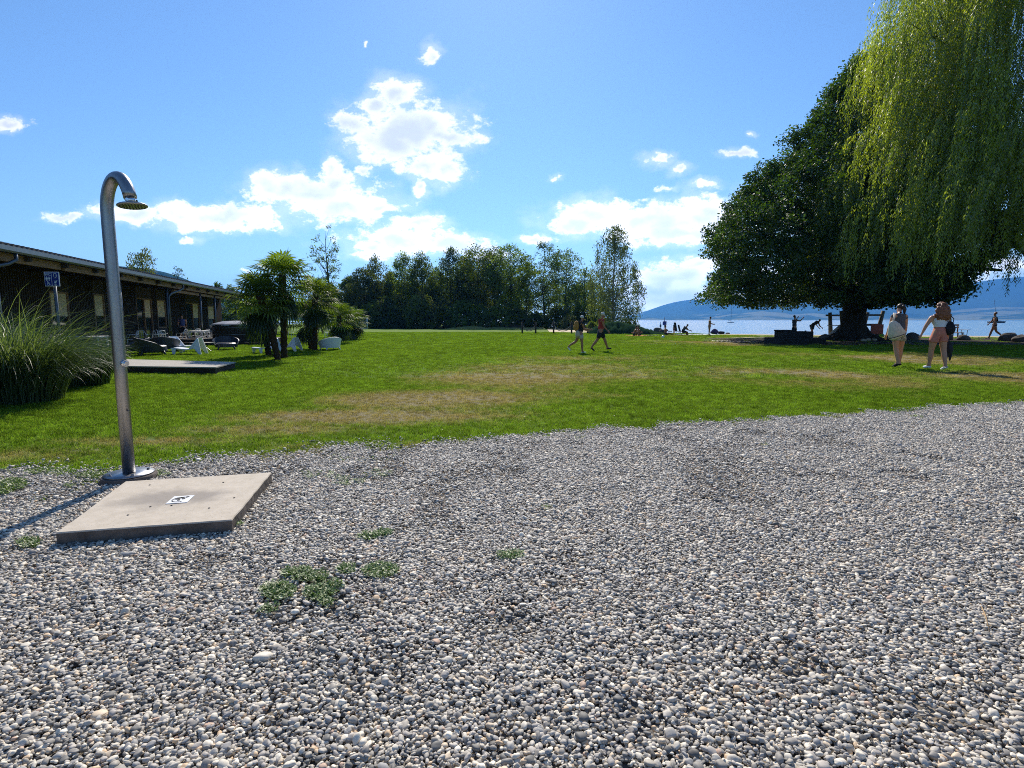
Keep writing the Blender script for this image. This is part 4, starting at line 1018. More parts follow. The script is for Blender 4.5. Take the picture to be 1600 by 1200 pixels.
# woods behind the lawn: photo column, distance, photo row of the top, profile, material, leaf shape, label
WOODS = [
 (548, 96, 432, ROUND, 'leaf_wood_blue', 'round bluish tree at the left end of the woods behind the palms'),
 (570, 92, 420, SPREAD, 'leaf_wood_blue', 'spreading dark tree left of the wispy birch in the woods'),
 (590, 97, 392, TALL, 'leaf_birch', 'wispy tall birch rising above the left part of the woods'),
 (612, 99, 426, ROUND, 'leaf_wood', 'lower leafy tree right of the wispy birch'),
 (633, 96, 397, TALL, 'leaf_wood', 'narrow tree with a ragged top, left of the twin tops'),
 (660, 95, 394, TALL, 'leaf_wood', 'tall narrow tree with bright leaf tips at the middle of the left woods'),
 (683, 99, 418, ROUND, 'leaf_wood', 'shorter tree filling the gap right of the tall narrow tree'),
 (706, 94, 388, TALL, 'leaf_wood_blue', 'dense columnar tree at the centre of the woods'),
 (728, 98, 400, TALL, 'leaf_wood', 'slim tree just right of the dense columnar tree'),
 (748, 93, 386, SPREAD, 'leaf_wood', 'broad dark tree, left one of the highest group in the woods'),
 (772, 96, 384, ROUND, 'leaf_wood', 'high rounded tree in the middle of the woods'),
 (797, 92, 384, SPREAD, 'leaf_wood', 'broad dark tree with an olive patch, right one of the highest group'),
 (822, 97, 402, ROUND, 'leaf_wood_blue', 'bluish loose tree with sky showing through its branches'),
 (850, 92, 380, SPREAD, 'leaf_wood', 'feathery spreading tree behind the rope fence'),
 (884, 96, 377, SPREAD, 'leaf_wood', 'feathery tree with bright upper leaves left of the weeping birch'),
 (912, 88, 403, ROUND, 'leaf_wood', 'smaller round tree directly left of the weeping birch'),
 (934, 84, 432, ROUND, 'leaf_wood', 'low leafy tree under the left side of the weeping birch'),
 (520, 98, 446, ROUND, 'leaf_wood', 'leafy tree behind the foot of the tall lone tree'),
 (498, 95, 455, ROUND, 'leaf_wood', 'low tree seen above the second palm clump'),
]
for i, (x, Y, yt, pf, mt_, lb) in enumerate(WOODS):
    H = HZ(yt, Y); X = PX(x, Y); b_ = mt_ == 'leaf_birch'
    pf = [(z, rr * (1.12 if pf is not TALL else 1.25)) for z, rr in pf]
    tree('woodland_tree', lb, (X, Y, gz(X, Y)), H, pf, (420 if x < 815 else 300) if not b_ else 230, .5, .30, mt_, 'bark_pale' if b_ else 'bark', .17, 'trees of the woods behind the lawn', 100 + i, 30, .06, trunk_vis=.2, gap=.40 if x > 815 or b_ else .20, hang=b_, drop=.9 if b_ else 0)
UNDER = [(560, 90, 478, 'dark bush under the left end of the woods, behind the goal'), (586, 89, 470, 'dark bush left of centre at the foot of the woods'), (605, 88, 462, 'large cone shaped shrub at the foot of the woods'), (631, 90, 476, 'shrub between the two cone shaped shrubs'), (652, 88, 460, 'second large cone shaped shrub at the foot of the woods'),
         (668, 87, 463, 'dark yew like shrub at the foot of the tall narrow tree'), (694, 90, 478, 'shrub below the dense columnar tree'), (724, 89, 470, 'greener shrub at the foot of the centre woods'), (752, 89, 478, 'low dark shrub below the highest trees'),
         (780, 88, 476, 'shrub in the shade below the olive patched tree'), (808, 89, 482, 'low shrub left of the gap in the woods'), (838, 90, 488, 'low bush in the gap of the woods'), (872, 88, 480, 'bush behind the second rope fence'), (900, 84, 478, 'bush behind the woman with the backpack'), (538, 90, 482, 'bush at the far left of the woods')]
for i, (x, Y, yt, lb) in enumerate(UNDER):
    H = HZ(yt, Y); X = PX(x, Y)
    tree('woodland_bush', lb, (X, Y, gz(X, Y)), H, CONE if 'cone' in lb or 'yew' in lb else BUSH, 260, .5, .28, 'leaf_wood' if i % 2 else 'leaf_wood_blue', 'bark', .08, 'bushes at the foot of the woods', 300 + i, 30, .10, cat='bush', trunk_vis=.02)
# a second line of trees deeper in the woods closes it
for i, (x, yt) in enumerate([(556, 450), (584, 440), (615, 436), (645, 432), (672, 436), (700, 425), (735, 418), (762, 415), (788, 420), (812, 440), (868, 436), (902, 440)]):
    Y = 108; H = HZ(yt, Y); X = PX(x, Y)
    tree('woodland_tree', 'dim tree deep inside the woods behind %s' % ['the leftmost bluish tree', 'the spreading dark tree', 'the wispy birch', 'the narrow ragged tree', 'the tall narrow tree', 'the dense columnar tree', 'the slim tree', 'the high rounded tree', 'the olive patched tree', 'the loose bluish tree', 'the rope fence trees', 'the tree beside the weeping birch'][i],
         (X, Y, 0), H, [(z, rr * 1.3) for z, rr in ROUND], 150, .55, .42, 'leaf_wood', 'bark', .15, 'trees of the woods behind the lawn', 400 + i, 22, .09, trunk_vis=.15)
def one(name, lb, x, Y, yt, pf, n, **k):
    H = HZ(yt, Y); X = PX(x, Y); return tree(name, lb, (X, Y, gz(X, Y)), H, pf, n, **k)
BIRCH = [(.10, .05), (.18, .17), (.3, .24), (.5, .24), (.65, .20), (.8, .15), (.92, .11), (1, .05)]
one('weeping_birch', 'tall weeping birch with pale drooping foliage at the right end of the woods', 958, 74, 333, BIRCH, 560, leaf=.42, lsize=.26, mt='leaf_birch', bark='bark_pale', tr=.22, seed=51, lpc=34, cr=.035, drop=1.6, hang=True, gap=.30, trunk_vis=.1)
LONE = [(.30, .03), (.42, .10), (.55, .14), (.72, .15), (.88, .10), (1, .04)]
one('lone_tree', 'tall lone tree with sparse grey green leaves rising behind the palms', 514, 82, 349, LONE, 150, leaf=.5, lsize=.26, mt='leaf_wood_blue', bark='bark', tr=.22, seed=52, lpc=22, cr=.03, gap=.42, lean=(.0, 0), trunk_vis=.3)
one('birch_tree', 'birch with drooping twigs behind the roof of the beach house', 230, 62, 384, BIRCH, 190, leaf=.5, lsize=.24, mt='leaf_birch', tr=.16, seed=53, lpc=28, cr=.045, drop=.7, hang=True)
one('small_tree', 'small sparse tree top showing above the roof in front of the hill', 283, 75, 418, LONE, 40, leaf=.5, lsize=.24, mt='leaf_wood_blue', tr=.10, seed=54, lpc=16, cr=.04)
for i, (x, yt, lb) in enumerate([(344, 442, 'round tree top above the roof, left of the pointed conifers'), (361, 444, 'pointed conifer just right of the round tree top above the roof'), (370, 446, 'pointed conifer at the right end of the roof'), (395, 452, 'dark tree between the house and the front palms'), (410, 458, 'yellowish bush behind the end of the house')]):
    one('distant_tree', lb, x, 80, yt, ROUND if i in (0, 3, 4) else PINE, 110, leaf=.5, lsize=.28, mt='leaf_wood', tr=.12, seed=60 + i, lpc=24, cr=.05, group='trees behind the beach house')
for i, (x, Y, yt, lb) in enumerate([(945, 66, 499, 'small green bush left of the birch trunk on the shore bank'), (984, 64, 496, 'rounded bush right of the birch trunk on the shore bank'), (890, 80, 492, 'pale green bush behind the walking couple'), (925, 66, 503, 'low bush beside the rocks behind the man in red')]):
    one('shore_bush', lb, x, Y, yt, [(z, r_ * .9) for z, r_ in BUSH], 90, leaf=.5, lsize=.20, mt='leaf_wood' if i != 2 else 'leaf_birch', tr=.05, seed=70 + i, lpc=26, cr=.12, group='bushes on the shore bank', cat='bush', trunk_vis=.02)

# ---- the great linden by the playground
def linden():
    Y0 = 38.0; xc = 1332; X0 = PX(xc, Y0); rnd = random.Random(5); r = np.random.default_rng(5)
    th = thing('linden_tree', 'huge dark broad linden tree with a thick trunk beside the playground', 'tree', (X0, Y0, 0))
    rows = [(474, 180, 45), (466, 240, 90), (452, 250, 108), (430, 236, 128), (412, 216, 150), (392, 236, 175), (350, 236, 195), (318, 218, 205), (293, 194, 212), (268, 168, 205), (235, 126, 195), (206, 122, 185), (181, 93, 170), (155, 82, 150), (125, 66, 110), (98, 42, 60), (80, 24, 20)]
    Z = np.array([HZ(y, Y0) for y, _, _ in rows]); k = Y0 / FPX
    RL = np.maximum(np.array([a * k for _, a, _ in rows]) - .60, .2); RR = np.maximum(np.array([c * k for _, _, c in rows]) - .6, .2)
    n = 3000; z = r.uniform(Z[0], Z[-1], n * 2); rl = np.interp(z, Z, RL); keep = r.uniform(0, RL.max(), n * 2) < rl; z = z[keep]; n = len(z)
    an = r.uniform(0, 2 * pi, n); rl = np.interp(z, Z, RL); rr_ = np.interp(z, Z, RR)
    R = np.where(np.cos(an) < 0, rl, rr_) * np.abs(np.cos(an)) + rl * .95 * (1 - np.abs(np.cos(an)))
    q = r.uniform(0, 1, n) ** .32; nz = .84 + .32 * vnoise(an * 3.2, z * .8, 4, 1.0, 2)
    C = np.stack([R * q * nz * np.cos(an), R * q * nz * np.sin(an), z + (1 - q) * 0], 1)
    dens = vnoise(C[:, 0] * .5 + 40, C[:, 2] * .5 + C[:, 1] * .3, 8, 1.0, 2); C = C[dens > .30]; n = len(C)
    b = MB()
    b.tube([(0, 0, -.3), (0, 0, .0), (0, .0, .35), (-.02, 0, .9), (0, 0, 1.9), (.05, 0, 2.9), (.1, 0, 4.5)], [1.65, 1.35, 1.0, .80, .70, .78, .6], 18, cap=False)
    for a in np.linspace(0, 6.28, 9)[:-1]:
        a += rnd.uniform(-.3, .3); b.tube([(.55 * cos(a), .55 * sin(a), .8), (.95 * cos(a), .95 * sin(a), .28), (1.7 * cos(a), 1.7 * sin(a), .02), (2.3 * cos(a), 2.3 * sin(a), -.12)], [.3, .27, .2, .08], 8, cap=False)
    limb(b, (.3, 0, 2.3), (3.0, .3, 3.6), .26, .12, rnd, 9, .12, 6, .4)
    limb(b, (-.3, 0, 2.9), (-4.5, .6, 3.6), .3, .12, rnd, 9, .1, 6, .5)
    for i in range(14):
        a = i * 2.4 + rnd.uniform(-.3, .3); zz = rnd.uniform(4, 13); rad = np.interp(zz, Z, RL) * rnd.uniform(.45, .8)
        pts = limb(b, (.05, 0, rnd.uniform(2.8, 4.6)), (rad * cos(a), rad * sin(a), zz), .34, .07, rnd, 8, .10, 6)
        for j in range(5):
            s0 = pts[rnd.randint(2, 5)]; a2 = a + rnd.uniform(-.9, .9); limb(b, s0, s0 + Vector((cos(a2) * rnd.uniform(1, 3), sin(a2) * rnd.uniform(1, 3), rnd.uniform(.2, 2.4))), .09, .02, rnd, 6, .1, 4)
    b.build('trunk', 'bark', th)
    lpc = 92; rad = r.uniform(.38, .80, n); P = np.repeat(C, lpc, 0); N = len(P)
    off = rand_unit(r, N); qq = r.uniform(0, 1, N) ** .40; off = off * (qq * np.repeat(rad, lpc))[:, None]; off[:, 2] *= .8; P += off
    P[:, 2] = np.maximum(P[:, 2], 2.2)
    D = rand_unit(r, N); D[:, 2] -= .45; D /= np.linalg.norm(D, axis=1)[:, None]; Nn = rand_unit(r, N); Nn[:, 2] = np.abs(Nn[:, 2]) + .9
    tone = np.clip(np.repeat(r.uniform(0, 1, n), lpc) * .5 + r.uniform(0, .5, N), 0, 1); L = .16 * r.uniform(.6, 1.3, N)
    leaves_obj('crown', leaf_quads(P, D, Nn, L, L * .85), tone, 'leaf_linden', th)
linden()
def willow():
    X0, Y0 = 30.4, 30.5; rnd = random.Random(8); r = np.random.default_rng(8)
    th = thing('weeping_willow', 'bright green weeping willow whose long strands hang in front of the linden', 'tree', (X0, Y0, 0))
    b = MB(); b.tube([(0, 0, -.3), (0, 0, .2), (0, 0, 1.5), (-.2, 0, 4), (-.3, .2, 7)], [1.1, .8, .62, .55, .5], 16, cap=False)
    RX, H = 12.9, 27.0
    def dome(a, e):      # point of the twig dome, e 0 at the rim to 1 on top
        rr = RX * sqrt(max(0, 1 - e * e)) * (1 - .10 * sin(pi * min(e * 1.5, 1)))
        return np.array([rr * cos(a), rr * sin(a), 6.3 + (H - 6.3) * e])
    tips = []
    for i in range(16):
        a = i * 2 * pi / 16 + rnd.uniform(-.15, .15); e = rnd.uniform(.1, .75); p = dome(a, e) * np.array([.8, .8, .92]); pts = limb(b, (-.3, .2, rnd.uniform(4, 7)), p, .36, .06, rnd, 8, .14, 7)
        tips.append(pts)
        for j in range(5):
            s0 = pts[rnd.randint(3, 7)]; a2 = a + rnd.uniform(-.6, .6); q = dome(a2, min(.95, max(.03, e + rnd.uniform(-.3, .25)))); limb(b, s0, Vector(q) * .97, .07, .015, rnd, 5, .06, 5)
    b.build('trunk', 'bark', th)
    VP = []; VD = []; tones = []; LL = []
    nb = 1500
    for i in range(nb + 9):
        a = rnd.uniform(0, 2 * pi) if i % 5 == 0 else rnd.gauss(pi + .45, .75); e = rnd.uniform(0, 1) ** 1.35; qd = rnd.uniform(.45, 1.0) ** .6
        p = dome(a, e * .97) * np.array([qd, qd, 1 - (1 - qd) * .35])
        out = np.array([cos(a), sin(a), 0.0]); bt = rnd.uniform(0, 1); ns = rnd.randint(5, 8)
        bottom = 3.1 + 3.4 * rnd.random() ** 1.5 + (1.5 if rnd.random() < .3 else 0) + max(0, p[0] + 6) * .22
        Lb = min(p[2] - bottom, rnd.uniform(2.6, 7.0))
        if i >= nb: p = np.array([PX(1588, 29, 5) - X0 + rnd.gauss(0, .25), -1.5 + rnd.gauss(0, .3), 8.5]); Lb = 8.5 - 3.4; bt = 0
        if Lb < .8: continue
        for s_ in range(ns):
            o = p + np.array([rnd.gauss(0, .24), rnd.gauss(0, .24), rnd.gauss(0, .3)]); L = Lb * rnd.uniform(.55, 1.05); m_ = int(L / .13); 
            if m_ < 4: continue
            t = np.arange(m_) / m_; bow = .55 + rnd.uniform(-.2, .3); ph = rnd.uniform(0, 6.28)
            x = out[0] * bow * (1 - np.exp(-t * 5)) + .10 * np.sin(t * 4 + ph); y = out[1] * bow * (1 - np.exp(-t * 5)) + .10 * np.cos(t * 4 + ph)
            zz = .25 * np.sin(np.minimum(t * 6, pi)) - L * t ** 1.05
            VP.append(o + np.stack([x, y, zz], 1)); 
            az = rnd.uniform(0, 6.28) + np.arange(m_) * 2.4; d = np.stack([np.cos(az) * .55, np.sin(az) * .55, -np.ones(m_)], 1); VD.append(d / np.linalg.norm(d, axis=1)[:, None])
            tones.append(np.full(m_, bt * .6) + r.uniform(0, .4, m_)); LL.append(np.full(m_, 1.0))
    P = np.concatenate(VP); D = np.concatenate(VD); tn = np.concatenate(tones); N = len(P)
    # second leaf of each pair
    P = np.concatenate([P, P + r.normal(0, .03, P.shape)]); D2 = D.copy(); D2[:, :2] *= -1; D = np.concatenate([D, D2]); tn = np.concatenate([tn, tn]); N = len(P)
    L = r.uniform(.13, .22, N)
    leaves_obj('crown', leaf_quads(P, D, rand_unit(r, N), L, L * .26), np.clip(tn, 0, 1), 'leaf_willow', th)
willow()

# ---- palms
def fan_leaf(V, T, o, d, R, r, tone, old=False):
    """one fan: petiole from o along d, then ray segments"""
    L = R * r.uniform(.9, 1.3); o = np.array(o); d = np.array(d) / np.linalg.norm(d)
    side = np.cross(d, [0, 0, 1.0]); side /= np.linalg.norm(side) + 1e-6; up = np.cross(side, d)
    w_ = .012; mid = o + d * L * .5 + np.array([0, 0, .03]); e = o + d * L - np.array([0, 0, .08 * L])
    V += [o - side * w_, mid - side * w_ * .7, mid + side * w_ * .7, o + side * w_]; T.append(.3); V += [mid - side * w_ * .7, e - side * w_ * .5, e + side * w_ * .5, mid + side * w_ * .7]; T.append(.3)
    tilt = r.uniform(-.25, .35); n = 18; span = radians(150)
    dd = d * cos(tilt) - up * sin(tilt) * .8; dd /= np.linalg.norm(dd)
    for i in range(n):
        a = -span + 2 * span * i / (n - 1); v = dd * cos(a) + side * sin(a); ln = R * (.80 + .28 * cos(a * .5)) * r.uniform(.88, 1.05)
        nrm = np.cross(v, side if abs(cos(a)) > .3 else dd); s_ = np.cross(v, up); s_ /= np.linalg.norm(s_) + 1e-6
        m_ = e + v * ln * .55 + up * .02; tip = e + v * ln - np.array([0, 0, ln * r.uniform(.10, .32) * (2 if old else 1)])
        hw = ln * .055; V += [e, m_ - s_ * hw, m_ + s_ * hw, m_]; T.append(tone)
        V[-1] = m_ + up * hw * .5; V[-4:] = [e, m_ - s_ * hw, tip, m_ + s_ * hw]
def palm(label, x, yb, ytop, lean, seed, nf=34, R=.52, twin=None):
    g = G(x, yb); Y = g.y; H = HZ(ytop, Y) - R * .75; r = np.random.default_rng(seed); rnd = random.Random(seed)
    th = thing('fan_palm', label, 'palm', (g.x, g.y, gz(g.x, g.y)), 0, 'fan palms on the lawn')
    b = MB(); n = 26; pts = []; rad = []
    for i in range(n + 1):
        t = i / n; pts.append((lean * H * t ** 1.3, .02 * sin(t * 5), -.1 + (H + .1) * t)); rad.append((.10 + .025 * (i % 2) + rnd.uniform(-.012, .02)) * (1.15 - .25 * (1 - t)) * (1.25 if i < 2 else 1))
    b.tube(pts, rad, 12); b.build('trunk', 'palm_fibre', th)
    V = []; T = []; c = np.array(pts[-1])
    for i in range(nf):
        a = i * 2.4 + r.uniform(-.2, .2); el = 1.25 - 1.75 * (i / nf) ** .9; d = np.array([cos(a) * cos(el), sin(a) * cos(el), sin(el)])
        fan_leaf(V, T, c - np.array([0, 0, .25 * i / nf]), d, R * (.85 if el > .9 else 1), r, r.uniform(.25, 1))
    leaves_obj('crown', np.array(V), T, 'leaf_palm', th)
    V = []; T = []
    for i in range(int(nf * .45)):
        a = i * 2.4 + r.uniform(-.3, .3); el = -.75 - r.uniform(0, .55); d = np.array([cos(a) * cos(el), sin(a) * cos(el), sin(el)])
        fan_leaf(V, T, c - np.array([0, 0, .3 + .5 * H * .45 * i / nf]), d, R * .85, r, r.uniform(0, .3), True)
    leaves_obj('hanging_fronds', np.array(V), T, 'leaf_palm', th)
palm('tallest fan palm, right trunk of the front pair on the lawn', 444, 560, 410, .03, 21, 46, .60)
palm('fan palm with a leaning trunk, left trunk of the front pair', 434, 563, 440, -.22, 22, 42, .56)
palm('short fan palm behind the leaning trunk of the front pair', 420, 556, 468, -.12, 25, 30, .52)
palm('fan palm of the second clump, left of the white armchair', 492, 548, 444, .05, 23, 38, .62)
palm('lower fan palm of the second clump, on its left side', 486, 546, 478, -.12, 24, 32, .56)
palm('third short fan palm standing clear in front of the white chairs', 531, 536, 480, .02, 26, 34, .66)
palm('left one of the two farthest fan palms', 545, 531, 486, -.02, 27, 30, .66)
palm('right one of the two farthest fan palms', 553, 530, 487, .03, 28, 30, .62)

# ---- reed grasses at the left
def blades(name, label, cat, px, yb, n, R, H, mt, arch, w_, seed, plumes=0, ytilt=0):
    g = G(px, yb); g = Vector((g.x, g.y, 0)); r = np.random.default_rng(seed); th = thing(name, label, cat, tuple(g))
    def make(cnt, Hf, wf, tn0, tn1, archf, nm, mt2):
        V = []; F = []; T = []; S = 8; k = 0
        for i in range(cnt):
            a = r.uniform(0, 6.28); rad = R * .45 * sqrt(r.uniform()); L = H * Hf * r.uniform(.55, 1.12); az = a + r.normal(0, .5); c = archf * r.uniform(.5, 1.35); e0 = radians(r.uniform(68, 89))
            p = np.array([rad * cos(a), rad * sin(a), 0.0]); dz = np.array([cos(az), sin(az)]); sd = np.array([-sin(az), cos(az), 0]); tone = r.uniform(tn0, tn1); tw = r.uniform(-.8, .8)
            for j in range(S + 1):
                t = j / S; wv = w_ * wf * (1 - t ** 2.2) * (.6 + .4 * min(1, t * 4)); s2 = sd * cos(tw * t) + np.array([0, 0, 1.0]) * sin(tw * t)
                V += [p - s2 * wv, p + s2 * wv]
                e = e0 - c * t ** 1.4 * 2.2; p = p + np.array([dz[0] * cos(e), dz[1] * cos(e), sin(e)]) * (L / S)
            for j in range(S): F.append((k + 2 * j, k + 2 * j + 1, k + 2 * j + 3, k + 2 * j + 2)); T.append(tone)
            k += 2 * (S + 1)
        V = np.array(V); V[:, 2] = np.maximum(V[:, 2], .01)
        link(nm, npmesh(nm, V, np.array(F), True, T), mt2, th)
    make(n, 1, 1, .0, .60, arch, 'foliage', mt)
    if plumes: make(plumes, 1.32, .55, .8, 1, arch * .95, 'flower_stalks', 'leaf_reed')
blades('reed_grass', 'tall clump of arching reed grass with pale stalks at the left edge', 'grass clump', 30, 628, 2600, 1.35, 1.75, 'leaf_reed', .92, .0075, 41, 280)
blades('reed_grass', 'arching green grass clump between the tall reeds and the dark spiky bush', 'grass clump', 88, 606, 1300, 1.1, 1.35, 'leaf_reed', .95, .007, 42, 60)
blades('reed_grass', 'grass clump behind the tall reeds, cut by the left edge', 'grass clump', -40, 600, 1200, 1.3, 1.9, 'leaf_reed', .8, .008, 44, 80)
blades('spiky_bush', 'dark green spiky bush just left of the shower pole', 'bush', 137, 602, 900, .85, 1.12, 'leaf_yucca', .42, .012, 43)

# ================================================================== PEOPLE
def skinned(name, nodes, edges, roots, mt, parent, sub=2):
    keys = list(nodes); idx = {k: i for i, k in enumerate(keys)}
    me = bpy.data.meshes.new(name); me.from_pydata([nodes[k][0] for k in keys], [(idx[a], idx[b]) for a, b in edges], [])
    o = link(name, me, mt, parent); md = o.modifiers.new('skin', 'SKIN'); md.use_smooth_shade = True; md.branch_smoothing = .6
    for i, k in enumerate(keys):
        sv = me.skin_vertices[0].data[i]; r = nodes[k][1]; sv.radius = (r, r); sv.use_root = k in roots
    sb = o.modifiers.new('subdivision', 'SUBSURF'); sb.levels = sub; sb.render_levels = sub
    return o
def person(label, loc, rz, H, lean=0.05, legs=((.3, .1, .02), (-.3, .3, .02)), arms=((.1, .1, .2), (-.1, .1, .2)), head=(0, 0), pz=None, skin='skin', top='cloth_black', sleeves=.5, bottom='cloth_black', blen=.6,
           shoes='cloth_black', hair='hair_dark', hairkind='short', build=1.0, group=None, twist=0.0, crop=False, high=False):
    """local x is forward, y left. legs (hip, knee, out), arms (pitch, out, elbow) for left then right"""
    k = H / 1.75; th = thing('person', label, 'person', loc, rz, group)
    V = Vector; w = build
    def leg(side, hp, kn, out):
        h = V((0, side * .095, -.02)); d = V((sin(hp) * cos(out), side * sin(out), -cos(hp) * cos(out))); kne = h + d * .43
        a2 = hp - kn; d2 = V((sin(a2), side * sin(out) * .3, -cos(a2))).normalized(); an = kne + d2 * .42
        fa = min(max(a2 * .9, -1.1), .35) if pz is None else 0.0
        f = V((cos(fa), 0, sin(fa)))
        return h, kne, an, an + V((-.05 * f.x, 0, -.05)), an + f * .11 + V((0, side * .01, -.055)), an + f * .19 + V((0, side * .015, -.06))
    Ls = [leg(1, *legs[0]), leg(-1, *legs[1])]
    low = min(p.z for l in Ls for p in l[3:]) - .022; zp = (-low) if pz is None else pz / k
    P = V((0, 0, zp)); up = V((sin(lean), 0, cos(lean))); fw = V((cos(lean), 0, -sin(lean)))
    N = {}; E = []
    def nd(n, p, r): N[n] = (tuple(V(p) * k), r * k)
    nd('pelvis', P, .135 * w); nd('waist', P + up * .17, .122 * w); nd('chest', P + up * .34 + fw * .005, .138 * w); nd('upper', P + up * .43, .118 * w); nd('neckbase', P + up * .49, .062)
    hp_, ht = head; hu = (up * 1.0 + V((0, 0, .35))).normalized(); hu = (hu + fw * sin(hp_) * 1.0 + V((0, -ht, 0))).normalized(); hf = (fw - hu * fw.dot(hu)).normalized()
    nb = P + up * .475
    nd('neck', nb + hu * .055, .048); nd('jaw', nb + hu * .125 + hf * .015, .068); nd('face', nb + hu * .19 + hf * .01, .083); nd('skull', nb + hu * .235, .080); nd('crown', nb + hu * .275, .05)
    nd('nose', nb + hu * .165 + hf * .108, .013); nd('chin', nb + hu * .10 + hf * .062, .028)
    E += [('pelvis', 'waist'), ('waist', 'chest'), ('chest', 'upper'), ('upper', 'neckbase'), ('neckbase', 'neck'), ('neck', 'jaw'), ('jaw', 'face'), ('face', 'skull'), ('skull', 'crown'), ('jaw', 'chin'), ('face', 'nose')]
    for q, (h, kn, an, heel, ball, toe) in zip('lr', Ls):
        sd = 1 if q == 'l' else -1
        nd('hip' + q, P + h, .116 * w); nd('thigh' + q, P + h.lerp(kn, .45), .096 * w); nd('knee' + q, P + kn, .064 * w); nd('calf' + q, P + kn.lerp(an, .35), .066 * w); nd('ankle' + q, P + an, .038); nd('heel' + q, P + heel, .03); nd('ball' + q, P + ball, .034); nd('toe' + q, P + toe, .022)
        E += [('pelvis', 'hip' + q), ('hip' + q, 'thigh' + q), ('thigh' + q, 'knee' + q), ('knee' + q, 'calf' + q), ('calf' + q, 'ankle' + q), ('ankle' + q, 'heel' + q), ('ankle' + q, 'ball' + q), ('ball' + q, 'toe' + q)]
    roots = {'pelvis'}; hands = {}
    for q, (pi_, out, el) in zip('lr', arms):
        sd = 1 if q == 'l' else -1; sh = P + up * .455 + V((0, sd * .185 * (.6 + .4 * w), 0))
        d = V((sin(pi_) * cos(out), sd * sin(out), -cos(pi_) * cos(out))); e = sh + d * .28; a2 = pi_ + el; d2 = V((sin(a2) * cos(out * .6), sd * sin(out * .6), -cos(a2) * cos(out * .6))); wr = e + d2 * .25
        nd('shoulder' + q, sh, .072 * w); nd('biceps' + q, sh.lerp(e, .5), .056 * w); nd('elbow' + q, e, .044 * w); nd('fore' + q, e.lerp(wr, .35), .042); nd('wrist' + q, wr, .024); pm = wr + d2 * .055; nd('palm' + q, pm, .032); nd('palmend' + q, wr + d2 * .085, .028)
        E += [('upper', 'shoulder' + q), ('shoulder' + q, 'biceps' + q), ('biceps' + q, 'elbow' + q), ('elbow' + q, 'fore' + q), ('fore' + q, 'wrist' + q), ('wrist' + q, 'palm' + q), ('palm' + q, 'palmend' + q)]
        s1 = d2.cross(V((0, 1, 0))).normalized(); fwd = s1 if s1.x > 0 or abs(s1.x) < .01 else -s1; inn = V((0, -sd, 0))
        for fi in range(5):
            if fi < 4:
                b0 = pm + d2 * .012 + fwd * (.027 - .018 * fi); L = (.068, .078, .072, .056)[fi]; c1 = b0 + d2 * (.03 + L * .45) + inn * .008; c2 = c1 + d2 * L * .45 + inn * (.018 + .004 * fi); rr = .0085
            else: b0 = pm - d2 * .02 + fwd * .02; c1 = b0 + (fwd * .8 + d2 * .6).normalized() * .038; c2 = c1 + (fwd * .25 + d2).normalized() * .03; rr = .0105
            for j, (p, r_) in enumerate(((b0, rr * 1.1), (c1, rr), (c2, rr * .8))): nd(f'f{q}{fi}{j}', p, r_)
            E += [(f'f{q}{fi}0', f'f{q}{fi}1'), (f'f{q}{fi}1', f'f{q}{fi}2')]; roots.add(f'f{q}{fi}0')
        hands[q] = wr * k + d2 * .09 * k
    skinned('body', N, E, roots, skin, th)
    def garment(name, keys, mt, grow, ends=()):
        kk = {}; ee = []
        for a, b in E:
            if a in keys and b in keys: ee.append((a, b))
        for a in keys: kk[a] = (N[a][0], N[a][1] + grow * k)
        for (a, b, t, nm, gr) in ends:
            pa, pb = V(N[a][0]), V(N[b][0]); kk[nm] = (tuple(pa.lerp(pb, t)), N[a][1] * (1 - t) + N[b][1] * t + gr * k); ee.append((a, nm))
        return skinned(name, kk, ee, {keys[0]}, mt, th)
    if top:
        keys = ['chest', 'upper', 'shoulderl', 'shoulderr'] + ([] if crop else ['waist'])
        ends = [('upper', 'neckbase', .55, 'n', .012)] + (([('waist', 'pelvis', .95, 'hem', .034)] if not high else [('waist', 'pelvis', .05, 'hem', .012)]) if not crop else [('chest', 'waist', .6, 'hem', -.002)])
        if sleeves: ends += [('shoulder' + q, 'biceps' + q, sleeves * 2, 'sl' + q, .018) for q in 'lr']
        garment('shirt', keys, top, .008 if crop else .024, ends)
    if bottom:
        ends = [('waist', 'chest', .22, 'wb', .012)] if high else [('pelvis', 'waist', 1.0 if high else (.9 if crop else .5), 'wb', .034 if high else .014)]
        if blen > .45: keys = ['pelvis', 'hipl', 'hipr', 'thighl', 'thighr'] + (['waist'] if high else []); ends += [('thigh' + q, 'knee' + q, (blen - .45) / .55, 'hm' + q, .032) for q in 'lr']
        else: keys = ['pelvis', 'hipl', 'hipr']; ends += [('hip' + q, 'thigh' + q, min(1, blen / .45), 'hm' + q, .028) for q in 'lr']
        garment('shorts', keys, bottom, .026, ends)
    if shoes:
        for q in 'lr':
            nn = {a: (N[a + q][0], N[a + q][1] + .009 * k) for a in ('heel', 'ball', 'toe')}; nn['an'] = (tuple(V(N['ankle' + q][0]).lerp(V(N['heel' + q][0]), .35)), .038 * k)
            skinned('shoe', nn, [('an', 'heel'), ('an', 'ball'), ('ball', 'toe')], {'an'}, shoes, th)
    hc = V(N['skull'][0]); b = MB()
    ctr = hc - hf * .012 * k + hu * .012 * k
    Rm = Matrix((hf, hu.cross(hf), hu)).transposed()
    def hblob(c, r, seed, amp, seg=16, rings=12, fr=2):
        n0 = len(b.v); b.blob((0, 0, 0), r, seed, amp, fr, seg, rings); b.v[n0:] = [tuple(Rm @ V(v) + c) for v in b.v[n0:]]
